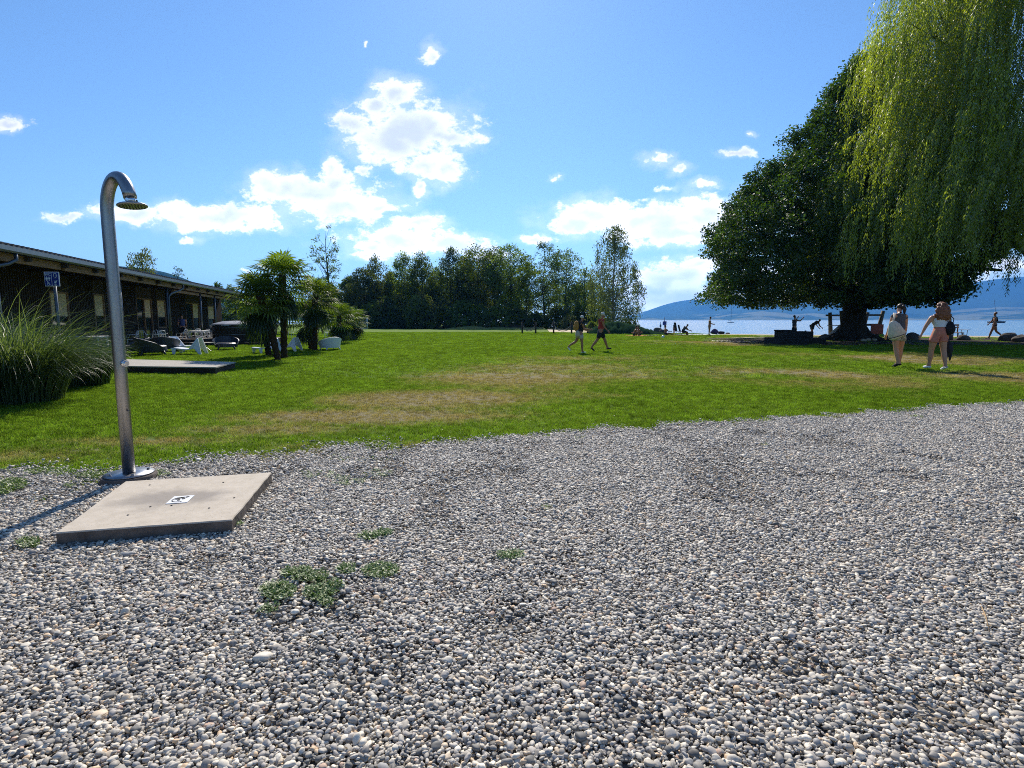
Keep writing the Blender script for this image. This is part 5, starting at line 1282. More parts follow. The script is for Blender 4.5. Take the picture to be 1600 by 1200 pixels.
    if hairkind == 'short': hblob(ctr - hf * .012 * k + hu * .018 * k, (.092 * k, .086 * k, .078 * k), 3, .05)
    elif hairkind == 'pony':
        hblob(ctr - hf * .01 * k + hu * .012 * k, (.098 * k, .09 * k, .088 * k), 3, .06); hblob(ctr - hf * .10 * k - hu * .04 * k, (.05 * k, .05 * k, .05 * k), 5, .1)
        b.tube([ctr - hf * .10 * k, ctr - hf * .13 * k - V((0, .01, .12)) * k, ctr - hf * .115 * k - V((0, .03, .27)) * k], [.04 * k, .05 * k, .012 * k], 10)
    elif hairkind == 'curly':
        hblob(ctr - hf * .02 * k + hu * .01 * k, (.115 * k, .115 * k, .10 * k), 3, .14, 22, 16, 4)
        hblob(ctr - hf * .08 * k - V((0, 0, .13)) * k, (.09 * k, .17 * k, .17 * k), 8, .18, 26, 18, 5); hblob(ctr - hf * .09 * k - V((0, 0, .24)) * k, (.08 * k, .19 * k, .14 * k), 9, .25, 26, 18, 6)
    ho = b.build('hair', hair, th)
    if hairkind == 'curly':
        r = np.random.default_rng(4); b2 = MB(); rn = random.Random(4)
        for i in range(90):
            a = rn.uniform(0, 2 * pi); yy = cos(a) * rn.uniform(.02, .14) * k; z0 = rn.uniform(-.04, .06) * k; p = ctr - hf * (.09 + .03 * rn.random()) * k + V((0, yy * .6, z0)); pts = []; L = rn.uniform(.22, .40) * k; ph = rn.uniform(0, 6)
            for j in range(9):
                t = j / 8; pts.append(p + V((.016 * sin(t * 17 + ph) * k - .02 * k * sin(t * pi), yy * .5 * t + .018 * cos(t * 17 + ph) * k, -L * t)))
            b2.tube(pts, [.010 * k] * 8 + [.003 * k], 5)
        b2.build('curls', hair, ho)
    th_hands = {q: th.location + Matrix.Rotation(rz, 3, 'Z') @ hands[q] for q in hands}
    return th, N, th_hands, k
def at(x, yb): g = G(x, yb); return Vector((g.x, g.y, gz(g.x, g.y)))
def loc_part(mb, name, mt, th, bevel=0): return mb.build(name, mt, th, bevel)
def hand_held(pos, f): pass

# walkers on the lawn
p = at(906, 551.5)
hW = (HZ(492.5, p.y))
walker, N, hd, k = person('older woman with grey hair and ochre backpack walking in dark top and beige shorts', p, 0.12, hW, .10, ((-.42, .62, .02), (.16, .10, .02)), ((.25, .1, 1.0), (.35, .1, 1.1)), (.15, 0), skin='skin_tan', top='cloth_black', bottom='cloth_beige', blen=.62, shoes='shoe_white', hair='hair_grey', build=.98)
def item(name, label, cat, loc, rz, group=None): return thing(name, label, cat, loc, rz, group)
def backpack(pos, rz, k):
    th = item('backpack', 'ochre backpack carried on the back of the grey haired woman', 'backpack', pos, rz)
    b = MB(); b.blob((0, 0, 0), (.12 * k, .16 * k, .25 * k), 5, .05, 1.5, 18, 14); b.build('bag', 'cloth_ochre', th)
    b = MB(); b.blob((-.10 * k, 0, -.06 * k), (.05 * k, .12 * k, .12 * k), 6, .05, 1.5, 14, 10); b.build('front_pocket', 'cloth_ochre', th)
    for sy in (-1, 1):
        b = MB(); b.tube([(.06 * k, sy * .09 * k, .20 * k), (.18 * k, sy * .10 * k, .24 * k), (.30 * k, sy * .11 * k, .12 * k), (.27 * k, sy * .13 * k, -.08 * k), (.06 * k, sy * .12 * k, -.18 * k)], .014 * k, 6); b.build('strap', 'cloth_black', th)
R_ = Matrix.Rotation(.12, 3, 'Z'); c = (Vector(N['chest'][0]) + Vector(N['waist'][0])) / 2
backpack(p + R_ @ (c + Vector((-.205, 0, .06)) * k), .12, k)
b = MB(); q = p + R_ @ (Vector(N['pelvis'][0]) + Vector((-.13, -.05, -.05)) * k); b.blob(q, (.10, .17, .15), 12, .14, 2, 16, 12); tag(b.build('jumper', 'cloth_beige'), 'beige jumper tied around the hips of the woman with the backpack', 'jumper')
p = at(938, 549)
person('white haired man in a dark red shirt and long black shorts striding across the lawn', p, 0.05, HZ(487.5, p.y), .06, ((.50, .16, .02), (-.40, .28, .02)), ((-.15, .12, .35), (.25, .12, .45)), (.25, 0), skin='skin_tan', top='cloth_red', bottom='cloth_black', blen=.93, shoes='cloth_black', hair='hair_grey', build=1.0)
# the two women at the right, seen from behind
p = at(1401, 573.5); RZC = pi / 2 + .10
_, N, hd, k = person('woman in a grey T-shirt and patterned shorts seen from behind, head bowed to her right', p, RZC, HZ(474.5, p.y) * 1.0, .10, ((-.12, .22, .05), (.10, .05, .05)), ((.05, .22, .2), (.0, .12, .1)), (.45, .42), top='cloth_charcoal', sleeves=.45, bottom='cloth_pattern', blen=.55, shoes='cloth_black', hair='hair_dark', hairkind='pony', build=.95)
Rc = Matrix.Rotation(RZC, 3, 'Z')
def tote():
    sh = p + Rc @ Vector(N['shoulderl'][0]); c = p + Rc @ (Vector(N['waist'][0]) + Vector((-.16, .24, -.10)) * k)
    th = item('tote_bag', 'big cream tote bag slung over the left shoulder of the woman in grey', 'bag', c, 0)
    R = Matrix.Rotation(-.45, 3, 'Y'); b = MB(); n = 14; vs = []; fs = []
    rings = [(-.24, .19, .10), (-.20, .25, .12), (-.05, .23, .12), (.12, .17, .09), (.24, .10, .05), (.27, .05, .03)]
    for z, rx, ry in rings:
        for j in range(n):
            a = 2 * pi * j / n; q = 1 + .06 * sin(3 * a + z * 14); vs.append(tuple(R @ Vector((rx * cos(a) * q - .02, ry * sin(a) * q, z))))
    fs = [(i * n + j, i * n + (j + 1) % n, (i + 1) * n + (j + 1) % n, (i + 1) * n + j) for i in range(len(rings) - 1) for j in range(n)] + [tuple(reversed(range(n))), tuple(range((len(rings) - 1) * n, len(rings) * n))]
    b.add(vs, fs, True); b.build('bag', 'cloth_cream', th)
    b = MB(); n0 = R @ Vector((0, 0, -.20)); ring = [tuple(R @ Vector((.255 * cos(a) - .02, .125 * sin(a), -.185 - .03 * cos(a)))) for a in np.linspace(0, 2 * pi, 20)]; b.tube(ring, .009, 5); b.build('trim', 'cloth_black', th)
    for dy in (-.03, .03):
        b = MB(); t0 = R @ Vector((0, dy, .25)); e = sh - c + Vector((.02, dy, .07)); b.tube([t0, (t0 + e) / 2 + Vector((0, -.03, .0)), e, e + Vector((.05, .05, -.12))], .012, 6); b.build('handle', 'cloth_cream', th)
tote()
p = at(1462, 578); RZD = pi / 2 - .05
_, N, hd, k = person('woman with long curly auburn hair, white top and salmon pink shorts seen from behind', p, RZD, HZ(475, p.y) * 1.0, .03, ((.16, .10, .04), (-.14, .16, .04)), ((.05, .52, .1), (.12, .30, .15)), (0, 0), top='cloth_white', sleeves=0, bottom='cloth_pink', blen=.5, shoes='shoe_white', hair='hair_auburn', hairkind='curly', build=1.04, high=True)
Rd = Matrix.Rotation(RZD, 3, 'Z')
def shoulder_bag():
    sh = p + Rd @ Vector(N['shoulderr'][0]); c = p + Rd @ (Vector(N['waist'][0]) + Vector((-.10, -.20, -.02)) * k)
    th = item('shoulder_bag', 'black soft shoulder bag at the right hip of the woman with curly hair', 'bag', c, 0)
    b = MB(); b.blob((0, 0, -.02), (.12, .13, .18), 4, .1, 1.6, 18, 14); b.build('bag', 'cloth_black', th)
    for dx in (-.02, .03):
        b = MB(); e = sh - c + Vector((dx - .01, -.02, .06)); b.tube([(dx, -.05, .13), e * .55 + Vector((dx + .03, -.07, .04)), e, e + Vector((0, .08, -.06))], .011, 6); b.build('strap', 'cloth_black', th)
    h = hd['r']; b = MB(); b.blob(h + Vector((.02, 0, -.30)), (.14, .09, .20), 16, .2, 2.5, 22, 16); b.blob(h + Vector((.11, .0, -.46)), (.05, .04, .16), 18, .2, 2, 12, 10); b.blob(h + Vector((0, 0, -.08)), (.05, .04, .10), 19, .1, 2, 12, 10)
    tag(b.build('jacket', 'cloth_black'), 'crumpled dark jacket hanging from the right hand of the woman with curly hair', 'jacket')
shoulder_bag()
# people by the water
def P_(lb, x, Y, ytop, rz, stand=True, Hs=None, **kw):
    X = PX(x, Y); z = gz(X, Y); H = (HZ(ytop, Y) - z) if Hs is None else Hs
    return person(lb, (X, Y, z), rz, H, **kw)
P_('person in dark swimwear walking along the sandy shore at the far right', 1552, 40, 487, pi * .82, lean=.04, legs=((.35, .12, .02), (-.30, .55, .02)), arms=((.1, .15, .15), (.35, .75, .2)), skin='skin_tan', top='cloth_black', sleeves=0, bottom='cloth_black', blen=.2, shoes=None, hair='hair_auburn', crop=True)
P_('bather standing in yellowish shorts with bent arms beside the long white towel', 1108, 48, 495, -.1, lean=.0, legs=((.04, .02, .02), (-.05, .02, .02)), arms=((.2, .1, 1.1), (.15, .1, 1.2)), head=(.3, 0), skin='skin_tan', top=None, bottom='cloth_beige', blen=.4, shoes=None)
P_('person in dark shorts taking a photo with raised arms behind the stone block', 1240, 37, 493, .25, lean=-.04, legs=((.05, .02, .05), (-.05, .02, .05)), arms=((1.5, .15, .9), (1.4, .15, 1.0)), skin='skin', top='cloth_charcoal', sleeves=.3, bottom='cloth_black', blen=.8, shoes=None)
P_('person bending far forward with hanging arms beside the stone block', 1268, 44, 500, .1, Hs=1.72, lean=1.05, legs=((.12, .06, .03), (-.10, .1, .03)), arms=((.5, .1, .3), (.3, .1, .6)), head=(.2, 0), skin='skin_tan', top='cloth_black', bottom='cloth_black', blen=.9, shoes=None)
P_('small child sitting between the photographer and the bending person', 1258, 42, 508, .6, Hs=1.0, pz=.12, lean=.1, legs=((1.4, .6, .1), (1.35, .7, .1)), arms=((.6, .2, .4), (.5, .2, .4)), skin='skin', top=None, bottom='cloth_orange', blen=.4, shoes=None, hair='hair_auburn')
P_('bather sitting on the grass with stretched legs left of the folding chair', 1039, 50, 508, .1, Hs=1.7, pz=.13, lean=.05, legs=((1.75, .5, .05), (1.7, .45, .05)), arms=((.9, .1, .5), (.7, .1, .8)), skin='skin_tan', top=None, bottom='cloth_black', blen=.4, shoes=None)
P_('child standing just left of the empty folding chair by the water', 1053, 51, 508, .2, Hs=1.12, lean=.02, legs=((.03, .02, .02), (-.03, .02, .02)), arms=((.1, .1, .3), (.1, .1, .3)), skin='skin_tan', top='cloth_black', bottom='cloth_black', blen=.5, shoes=None)
P_('person leaning forward while sitting on a low folding chair by the water', 1066, 49, 506, .0, Hs=1.72, pz=.36, lean=.62, legs=((1.55, 1.5, .08), (1.5, 1.35, .08)), arms=((.8, .1, .5), (.7, .1, .5)), head=(.35, 0), skin='skin_tan', top='cloth_charcoal', bottom='cloth_black', blen=.8, shoes=None)
P_('sunbather sitting with raised knees at the left end of the orange towel', 990, 47, 511, -.2, Hs=1.7, pz=.14, lean=.35, legs=((2.25, 1.9, .05), (2.2, 1.85, .05)), arms=((1.0, .1, .4), (.9, .1, .4)), skin='skin_tan', top=None, bottom='cloth_black', blen=.35, shoes=None)
P_('sunbather sitting with raised knees at the right end of the orange towel', 1000, 47.3, 511, pi + .3, Hs=1.65, pz=.14, lean=.35, legs=((2.25, 1.9, .05), (2.2, 1.85, .05)), arms=((1.0, .1, .4), (.9, .1, .4)), skin='skin_tan', top='cloth_black', bottom='cloth_black', blen=.35, shoes=None, crop=True, sleeves=0)
P_('person in a blue shirt standing in the shade of the porch', 287, 33.5, 490, 2.2, Hs=1.72, lean=.1, legs=((.05, .02, .03), (-.05, .02, .03)), arms=((.3, .1, .8), (.2, .1, .9)), skin='skin', top='cloth_blue', bottom='cloth_black', blen=.9)

# ================================================================== THINGS BY THE WATER
def towel(x, yb, L, W, rz, mt, label, name='towel', cat='towel'):
    g = at(x, yb); b = MB(); r = random.Random(int(x)); n = 14; m_ = 6; vs = []
    for i in range(n + 1):
        for j in range(m_ + 1): vs.append((g.x + (i / n - .5) * L + .02 * sin(j), g.y + (j / m_ - .5) * W, g.z + .035 + .018 * sin(i * 1.7 + j) + r.uniform(0, .015)))
    fs = [(i * (m_ + 1) + j, (i + 1) * (m_ + 1) + j, (i + 1) * (m_ + 1) + j + 1, i * (m_ + 1) + j + 1) for i in range(n) for j in range(m_)]
    b.add(vs, fs, True); o = b.build(name, mt); md = o.modifiers.new('thick', 'SOLIDIFY'); md.thickness = .012; return tag(o, label, cat)
towel(994, 525, 1.7, 1.1, 0, 'cloth_orange', 'orange towel under the two sunbathers by the shore bank')
towel(1018, 524.5, 1.2, .8, 0, 'cloth_charcoal', 'dark towel to the right of the orange one')
towel(1068, 523.5, 1.9, 1.1, 0, 'cloth_white', 'white towel in front of the person on the low chair')
towel(1100, 523.8, 2.6, 1.2, 0, 'cloth_white', 'long white towel at the feet of the standing bather')
towel(1127, 533.5, 1.1, .5, 0, 'cloth_cream', 'pale towel lying alone on the grass between the bathers and the stone block')
towel(1104, 533.5, .45, .25, 0, 'cloth_black', 'small dark cloth on the grass left of the lone pale towel')
towel(1160, 535, 1.4, .5, 0, 'cloth_charcoal', 'dark blanket at the left tip of the linden shade')
b = MB(); g = at(1116, 522); b.blob(g + Vector((0, 0, .2)), (.42, .25, .26), 3, .22, 2, 16, 12); tag(b.build('beach_bag', 'cloth_purple'), 'dark purple beach bag right of the standing bather', 'bag')
b = MB(); b.blob(g + Vector((.75, .1, .12)), (.3, .2, .16), 5, .22, 2, 16, 12); tag(b.build('beach_bag', 'cloth_black'), 'smaller dark bag to the right of the purple beach bag', 'bag')
b = MB(); g = at(1036, 528.5); b.blob(g + Vector((0, 0, .11)), (.12, .12, .12), 1, .0, 1, 16, 12); tag(b.build('ball', 'white_plastic'), 'white ball lying on the grass in front of the sitting bathers', 'ball')
b = MB(); g = at(1137, 521.5); b.blob(g + Vector((0, 0, .08)), (.25, .2, .08), 1, .1, 1, 16, 12); tag(b.build('stone', 'rock'), 'flat grey stone on the grass near the water below the first sailboat', 'stone')
def folding_chair(x, Y, rz, label, hb=.95):
    th = thing('folding_chair', label, 'chair', (PX(x, Y), Y, gz(PX(x, Y), Y)), rz, 'folding chairs by the water')
    b = MB(); b.box((0, 0, .36), (.46, .48, .03)); b.build('seat', 'cloth_black', th)
    b = MB(); b.beam((-.22, 0, .38), (-.38, 0, hb), .46, .03, (1, 0, 0)); b.build('backrest', 'cloth_black', th)
    for sy in (-1, 1):
        for q in (-1, 1): b = MB(); b.tube([(q * .24, sy * (.25 + .01 * q), .0), (-q * .2, sy * (.25 + .01 * q), .38)], .014, 6); b.build('leg', 'steel', th)
folding_chair(1060, 49.6, .1, 'empty high backed black folding chair by the water', 1.15)
folding_chair(1066, 49.05, 0, 'low folding chair carrying the person who leans forward')
# shore rocks and bank
for i, (x, yb, w_, h_) in enumerate([(1004, 517, .9, 1.0), (1012, 517, .8, .8), (1021, 518, .8, .7), (1028, 519, .9, .75), (1036, 520, .7, .45), (990, 517, .9, .6)]):
    g = at(x, yb); b = MB(); b.blob(g + Vector((0, 0, h_ * .45)), (w_ * .6, w_ * .5, h_ * .6), i + 30, .16, 1.6, 16, 12)
    tag(b.build('shore_rock', 'rock'), ['tallest dark rock on the shore bank, just right of the birch bush', 'second dark rock from the birch on the shore bank', 'third dark rock of the row on the shore bank', 'fourth dark rock of the row, before the bank drops', 'lowest rock at the water end of the bank', 'dark rock half hidden at the foot of the rounded bush'][i], 'rock', 'rocks on the shore bank')
def mound(name, pts, mt, seed, h=None):
    """low earth bank along photo points (x, row of the foot, height m, half width m)"""
    P = [(at(x, y), hh, wd) for x, y, hh, wd in pts]; n = 60; m_ = 12; V = []
    for i in range(n + 1):
        t = i / n * (len(P) - 1); a = min(int(t), len(P) - 2); f = t - a; p0 = P[a][0].lerp(P[a + 1][0], f); hh = P[a][1] * (1 - f) + P[a + 1][1] * f; wd = P[a][2] * (1 - f) + P[a + 1][2] * f
        for j in range(m_ + 1):
            u = j / m_ * 2 - 1; nz = float(vnoise(np.array([i * .35]), np.array([j * .5]), seed, 1, 3)[0]) - .5
            V.append((p0.x + nz * .3, p0.y + (u + .6) * wd, p0.z - .05 + hh * max(0, cos(u * pi / 2)) ** .8 * (1 + nz * 1.1)))
    F = [(i * (m_ + 1) + j, (i + 1) * (m_ + 1) + j, (i + 1) * (m_ + 1) + j + 1, i * (m_ + 1) + j + 1) for i in range(n) for j in range(m_)]
    tag(link(name, npmesh(name, V, F, True), mt), kind='structure')
mound('shore_bank', [(920, 521.5, .35, 1.2), (935, 522, .8, 1.6), (960, 522, 1.05, 2.2), (985, 522, 1.0, 2.2), (1010, 523, .7, 2.0), (1030, 523, .35, 1.5), (1045, 523, .05, 1)], 'near_hill', 3)
mound('earth_mound', [(690, 514.3, .05, 2), (712, 514.3, .30, 3), (735, 514.3, .5, 3), (760, 514.3, .3, 3), (800, 514.3, .25, 3), (850, 514.3, .3, 3)], 'mound_grass', 5)
b = MB(); g0 = at(757, 513.6); g1 = at(815, 513.6); b.box(((g0.x + g1.x) / 2, g0.y, .40), (g1.x - g0.x, .5, .9)); b.box(((g0.x + g1.x) / 2, g0.y, .89), (g1.x - g0.x + .1, .62, .08)); tag(b.build('low_wall', 'concrete_dark', None, .02), 'low dark wall at the foot of the woods behind the rope fence', 'wall')
gp = [at(858, 519), at(905, 520.5), at(930, 520.5), at(930, 517.5), at(885, 516), at(855, 514.5)]
sheet('sandy_path', [(q.x, q.y) for q in gp], .045, 'sand_pale')
# lighter bank grass dome by the path is part of the mound
def rope_fence(x0, x1, yb, label):
    a = at(x0, yb); c = at(x1, yb + .3); th = thing('rope_fence', label, 'fence', tuple(a), 0, 'rope fences beside the sandy path'); d = c - a
    for o_ in (Vector((0, 0, 0)), d):
        b = MB(); b.tube([o_ + Vector((0, 0, -.1)), o_ + Vector((0, 0, 1.12))], .085, 10); b.lathe([(.085, 1.12), (.06, 1.18), (0, 1.2)], 10, tuple(o_)); b.build('post', 'timber_dark', th)
    for h0, sg in ((.85, .45), (.62, .35)):
        b = MB(); b.tube([d * t + Vector((0, 0, h0 - sg * 4 * t * (1 - t))) for t in np.linspace(0, 1, 12)], .035, 6); b.build('rope', 'timber_grey', th)
rope_fence(816, 837, 521, 'left rope fence of two stout posts in front of the low wall')
rope_fence(865, 893, 521.3, 'right rope fence of stout posts running behind the woman with the backpack')
def goal():
    Y = 84; X0 = PX(556, Y); X1 = PX(574, Y); z1 = HZ(497, Y); th = thing('football_goal', 'white football goal at the far end of the lawn beside the palms', 'goal', (X0, Y, gz(X0, Y)))
    W = X1 - X0; b = MB()
    for p0, p1 in (((0, 0, 0), (0, 0, z1)), ((W, 0, 0), (W, 0, z1)), ((0, 0, z1), (W, 0, z1)), ((W, 0, z1), (W - .3, 1.4, 0)), ((0, 0, z1), (-.3, 1.4, 0)), ((-.3, 1.4, 0.05), (W - .3, 1.4, .05))): b.tube([p0, p1], .07, 8)
    b.build('frame', 'white_paint', th); b = MB()
    for i in range(13):
        t = i / 12; b.tube([(W * t, 0, z1), (W * t - .3, 1.4, 0)], .012, 3, False); b.tube([(-.3 * t, 1.4 * t, z1 * (1 - t)), (W - .3 * t, 1.4 * t, z1 * (1 - t))], .012, 3, False)
    b.build('net', 'white_paint', th)
goal()
def hut():
    Y = 52; X = PX(469, Y); zt = HZ(481, Y); th = thing('garden_pavilion', 'small pavilion with a tan roof seen between the palm clumps', 'pavilion', (X, Y, 0))
    b = MB(); b.add([(-1.9, -1.5, zt - .75), (1.9, -1.5, zt - .75), (1.9, 1.5, zt - .75), (-1.9, 1.5, zt - .75), (0, 0, zt)], [(0, 1, 4), (1, 2, 4), (2, 3, 4), (3, 0, 4), (3, 2, 1, 0)]); b.box((0, 0, zt - .85), (3.8, 3, .18)); b.build('roof', 'cloth_beige', th)
    for sx in (-1, 1):
        for sy in (-1, 1): b = MB(); b.box((sx * 1.7, sy * 1.3, (zt - .9) / 2), (.12, .12, zt - .9)); b.build('post', 'timber', th)
hut()
def lake_post(x, Y, yt, yb, board, label):
    X = PX(x, Y); z1 = HZ(yt, Y); th = thing('marker_post', label, 'post', (X, Y, WZ)); b = MB(); b.tube([(0, 0, -.5), (0, 0, z1 - WZ)], .055, 8); b.build('pole', 'steel', th)
    b = MB(); 
    if board: b.box((0, -.08, HZ(board, Y) - WZ), (.62, .06, .62)); b.build('board', 'blue_sign', th, .01)
    else: b.lathe([(0, .3), (.16, .2), (.18, -.2), (0, -.3)], 10, (0, 0, HZ(509, Y) - WZ)); b.build('float', 'steel_dark', th)
lake_post(1038, 90, 496, 520, 505, 'tall pole with a square blue board standing in the lake near the shore')
lake_post(1032, 105, 503, 518, None, 'shorter pole with a dark marker standing in the lake left of the blue board')
def sailboat(x, Y, ym, L, lean, label, sail=False):
    X = PX(x, Y); zm = HZ(ym, Y) - WZ; th = thing('sailboat', label, 'sailboat', (X, Y, WZ)); b = MB(); st = 12; vs = []; prof = [(0, -.3), (.7, -.1), (1, .45), (1.02, .75)]
    for i in range(st + 1):
        t = i / st; wd = L * .15 * (sin(pi * (.12 + .88 * t) ** .8) ** .6 if t < 1 else .0) + .02
        for s_ in (-1, 1):
            for r_, z in (prof if s_ > 0 else prof[::-1]): vs.append(((t - .5) * L * (1 if z > 0 else .9), s_ * r_ * wd, z * (L / 8) + .12 * t))
    n = 8; b.add(vs, [(i * n + j, i * n + (j + 1) % n, (i + 1) * n + (j + 1) % n, (i + 1) * n + j) for i in range(st) for j in range(n)] + [tuple(reversed(range(n))), tuple(range(st * n, st * n + n))], True); b.build('hull', 'boat_white' if L < 8 else 'steel_dark', th)
    b = MB(); b.prism([(-L * .2, -L * .08), (L * .2, -L * .06), (L * .2, L * .06), (-L * .2, L * .08)], .75 * L / 8, 1.15 * L / 8); b.build('cabin', 'boat_white', th, .05)
    b = MB(); b.tube([(0, 0, .5), (lean, 0, zm)], .09, 6); b.build('mast', 'steel_dark', th)
    b = MB(); b.tube([(0, 0, 1.7), (-L * .38, 0, 1.6)], .14, 6); b.build('boom', 'cloth_blue', th)
sailboat(1142, 360, 476, 4.6, 0, 'small moored sailboat with an upright mast left of the linden')
sailboat(1558, 330, 468, 10.5, -3.2, 'larger dark sailboat with a leaning mast behind the shore walker')

# stone block seat, its backlit shade put into a near-black colour
g = at(1245, 536.5)
th = thing('stepped_stone_seat', 'dark stepped stone block at the left edge of the linden shade', 'stone seat', tuple(g))
b = MB(); b.box((0, .3, .16), (2.75, 1.9, .36)); b.build('lower_step', 'stone_shaded', th, .02)
b = MB(); b.box((-.02, .4, .53), (1.75, 1.2, .37)); b.build('upper_block', 'stone_shaded', th, .02)
b = MB(); b.box((-.65, .35, .76), (.75, .9, .08)); b.build('top_slab', 'stone_shaded', th, .01)
# playground behind the linden
def playground():
    Y = 43.0; X = PX(1334, Y); k = Y / FPX; th = thing('play_tower', 'wooden play tower with slanted posts, railing and slide behind the linden trunk', 'playground', (X, Y, gz(X, Y)))
    z0 = gz(X, Y); def_x = lambda px_: PX(px_, Y) - X; hz = lambda y: HZ(y, Y) - z0
    posts = [((1309, 524), (1302, 486)), ((1312, 522), (1308, 488)), ((1324, 522), (1322, 478)), ((1358, 522), (1366, 486)), ((1352, 520), (1360, 486)), ((1344, 520), (1353, 488))]
    for i, ((xb, yb), (xt, yt)) in enumerate(posts):
        dy = (-.8, 1.2, .5, -.8, 1.2, 0)[i]; b = MB(); b.tube([(def_x(xb), dy, -.1), (def_x(xt), dy, hz(yt))], [.17, .13], 9); b.build('post', 'timber_grey', th)
    for y, dy in ((492.5, -.9), (507, -.9), (492.5, 1.3)):
        b = MB(); b.beam((def_x(1303), dy, hz(y)), (def_x(1364), dy, hz(y)), .10, .14); b.build('rail', 'timber_grey', th)
    b = MB()
    for i in range(12):
        q = def_x(1308) + (def_x(1360) - def_x(1308)) * i / 11; b.box((q, .2, hz(508.5)), (.22, 2.2, .05))
    b.build('deck', 'timber_grey', th)
    b = MB()
    for i in range(5): b.box((def_x(1318), -.95 - .0 * i, .25 + i * .26), (.9, .07, .17))
    b.build('ladder', 'timber_deck', th)
    b = MB(); x0, x1 = def_x(1310), def_x(1292)
    for dy in (-1.0, -.2): b.beam((x0, dy, hz(508.5)), (x1, dy, .1), .05, .22)
    b.beam((x0, -.6, hz(509.5)), (x1, -.6, .06), .8, .04); b.build('ramp', 'cloth_white', th)
    b = MB(); b.box((def_x(1356), -1.0, hz(514)), (.95, .06, .75)); b.build('panel', 'plastic_red', th)
    b = MB(); b.beam((def_x(1362), -.3, hz(513)), (def_x(1373), -.3, .12), .7, .12); b.build('slide', 'plastic_green', th)
    b = MB(); b.add([(def_x(1316), 0, hz(480)), (def_x(1326), 0, hz(480)), (def_x(1326), 1, hz(480)), (def_x(1316), 1, hz(480)), (def_x(1321), .5, hz(476.5))], [(0, 1, 4), (1, 2, 4), (2, 3, 4), (3, 0, 4), (3, 2, 1, 0)]); b.build('post_cap', 'timber_deck', th)
playground()
def spring_toy():
    Y = 40; X = PX(1496, Y); th = thing('wooden_bench', 'small pale wooden bench with a high back on the sand right of the women', 'bench', (X, Y, gz(X, Y)), .5)
    b = MB(); b.box((0, 0, .46), (.9, .4, .05)); b.build('seat', 'timber', th)
    b = MB(); b.box((0, .18, .84), (.9, .05, .10)); b.box((0, .18, 1.02), (.9, .05, .12)); 
    for sx in (-1, 1): b.box((sx * .38, .2, .76), (.06, .06, .6))
    b.build('backrest', 'timber', th)
    for sx in (-1, 1):
        for sy in (-1, 1): b = MB(); b.box((sx * .38, sy * .15, .215), (.06, .06, .45)); b.build('leg', 'timber', th)
    X = PX(1506, Y); th = thing('camping_table', 'small light camping table beside the wooden bench', 'table', (X, Y, gz(X, Y)))
    b = MB(); b.box((0, 0, .68), (.55, .4, .03)); b.build('table_top', 'white_paint', th)
    for sx in (-1, 1): b = MB(); b.tube([(sx * .22, 0, .67), (sx * .15, 0, 0)], .02, 6); b.build('leg', 'steel', th)
spring_toy()
for i, (x, yb, w_, lb) in enumerate([(1426, 531, .9, 'dark boulder in the shade between the two women'), (1392, 532, .8, 'dark boulder in the shade left of the woman in grey'), (1478, 531, .8, 'dark boulder in the shade beside the wooden bench'), (1506, 531.5, .7, 'dark boulder under the camping table side of the shade'),
                                     (1575, 533, 1.1, 'long low boulder in the shade below the shore walker'), (1595, 534, .9, 'boulder at the right edge of the shade'), (1287, 531, .7, 'pointed dark stone between the stone block and the linden roots')]):
    g = at(x, yb); b = MB(); b.blob(g + Vector((0, 0, .12)), (w_ * .55, w_ * .4, w_ * .36), 50 + i, .2, 1.7, 16, 12); tag(b.build('boulder', 'rock'), lb, 'boulder', 'boulders in the linden shade')
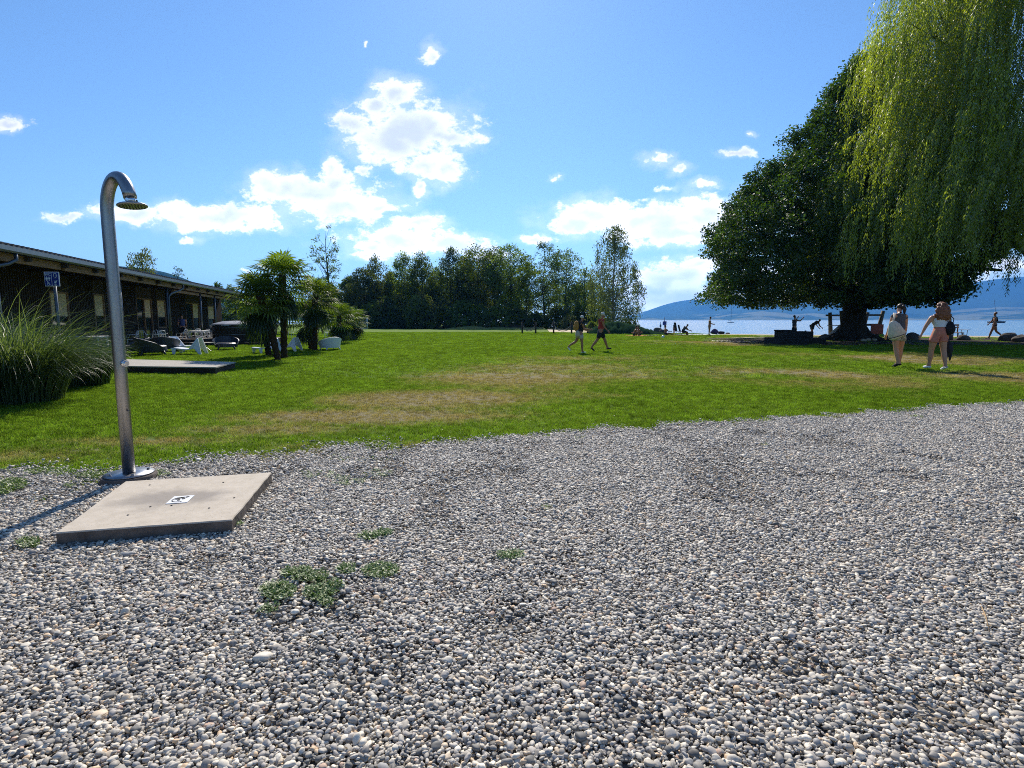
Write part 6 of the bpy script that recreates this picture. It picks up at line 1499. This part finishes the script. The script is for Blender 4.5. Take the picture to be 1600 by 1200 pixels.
for i, (x, yb) in enumerate([(1352, 531), (1357, 533), (1361, 530.5), (1366, 533), (1349, 533.5)]):
    g = at(x, yb); b = MB(); b.blob(g + Vector((0, 0, .08)), (.16, .14, .11), 80 + i, .15, 2, 10, 8); tag(b.build('stone', 'cloth_beige'), ['pale stone nearest the bark at the right foot of the linden trunk', 'pale stone in the middle of the scatter by the linden trunk', 'pale stone lying farthest back by the linden trunk', 'outermost pale stone to the right of the linden trunk', 'pale stone in front of the others at the linden trunk'][i], 'stone', 'pale stones at the right foot of the linden trunk')

# dry leaves and bits blown over the pebbles and the lawn's edge
leaf_mat('leaf_dry', (.10, .06, .025), (.34, .24, .10), .2)
def litter():
    r = np.random.default_rng(77); n = 420; y = 1.4 + 7.5 * r.uniform(0, 1, n) ** 1.3; x = r.uniform(-1, 1, n) * (y * .98 + .6); P = np.stack([x, y, .030 + r.uniform(0, .008, n)], 1)
    k = ~in_poly(x, y, SLAB, .03); P = P[k]; n = len(P)
    D = rand_unit(r, n); D[:, 2] = np.abs(D[:, 2]) * .25; D /= np.linalg.norm(D, axis=1)[:, None]; Nn = rand_unit(r, n) * .35; Nn[:, 2] += 1
    L = r.uniform(.008, .03, n); o = link('fallen_leaves', npmesh('fallen_leaves', leaf_quads(P, D, Nn, L, L * r.uniform(.15, .6, n)), np.arange(n * 4).reshape(-1, 4), False, r.uniform(0, 1, n)), 'leaf_dry')
    tag(o, 'tiny dry leaves and bits of straw scattered over the pebbles', None, None, 'stuff')
litter()

# ------------------------------------------------------------------ air
def haze():
    b = MB(); b.box((0, 0, 0), (1, 1, 1))
    b.v = [(-12500 if v[0] < 0 else 12500, -9500 if v[1] < 0 else 12500, -14 if v[2] < 0 else 640) for v in b.v]
    m = bpy.data.materials.new('haze'); m.use_nodes = True; t = NT(m.node_tree); t.n.clear()
    v = t.new('ShaderNodeVolumePrincipled'); v.inputs['Color'].default_value = (.10, .38, 1, 1); v.inputs['Density'].default_value = 1.0e-4
    v.inputs['Anisotropy'].default_value = .45
    o = t.n.new('ShaderNodeOutputMaterial'); t.l.new(v.outputs[0], o.inputs['Volume']); M['haze'] = m
    tag(b.build('haze', 'haze'), kind='stuff')
haze()
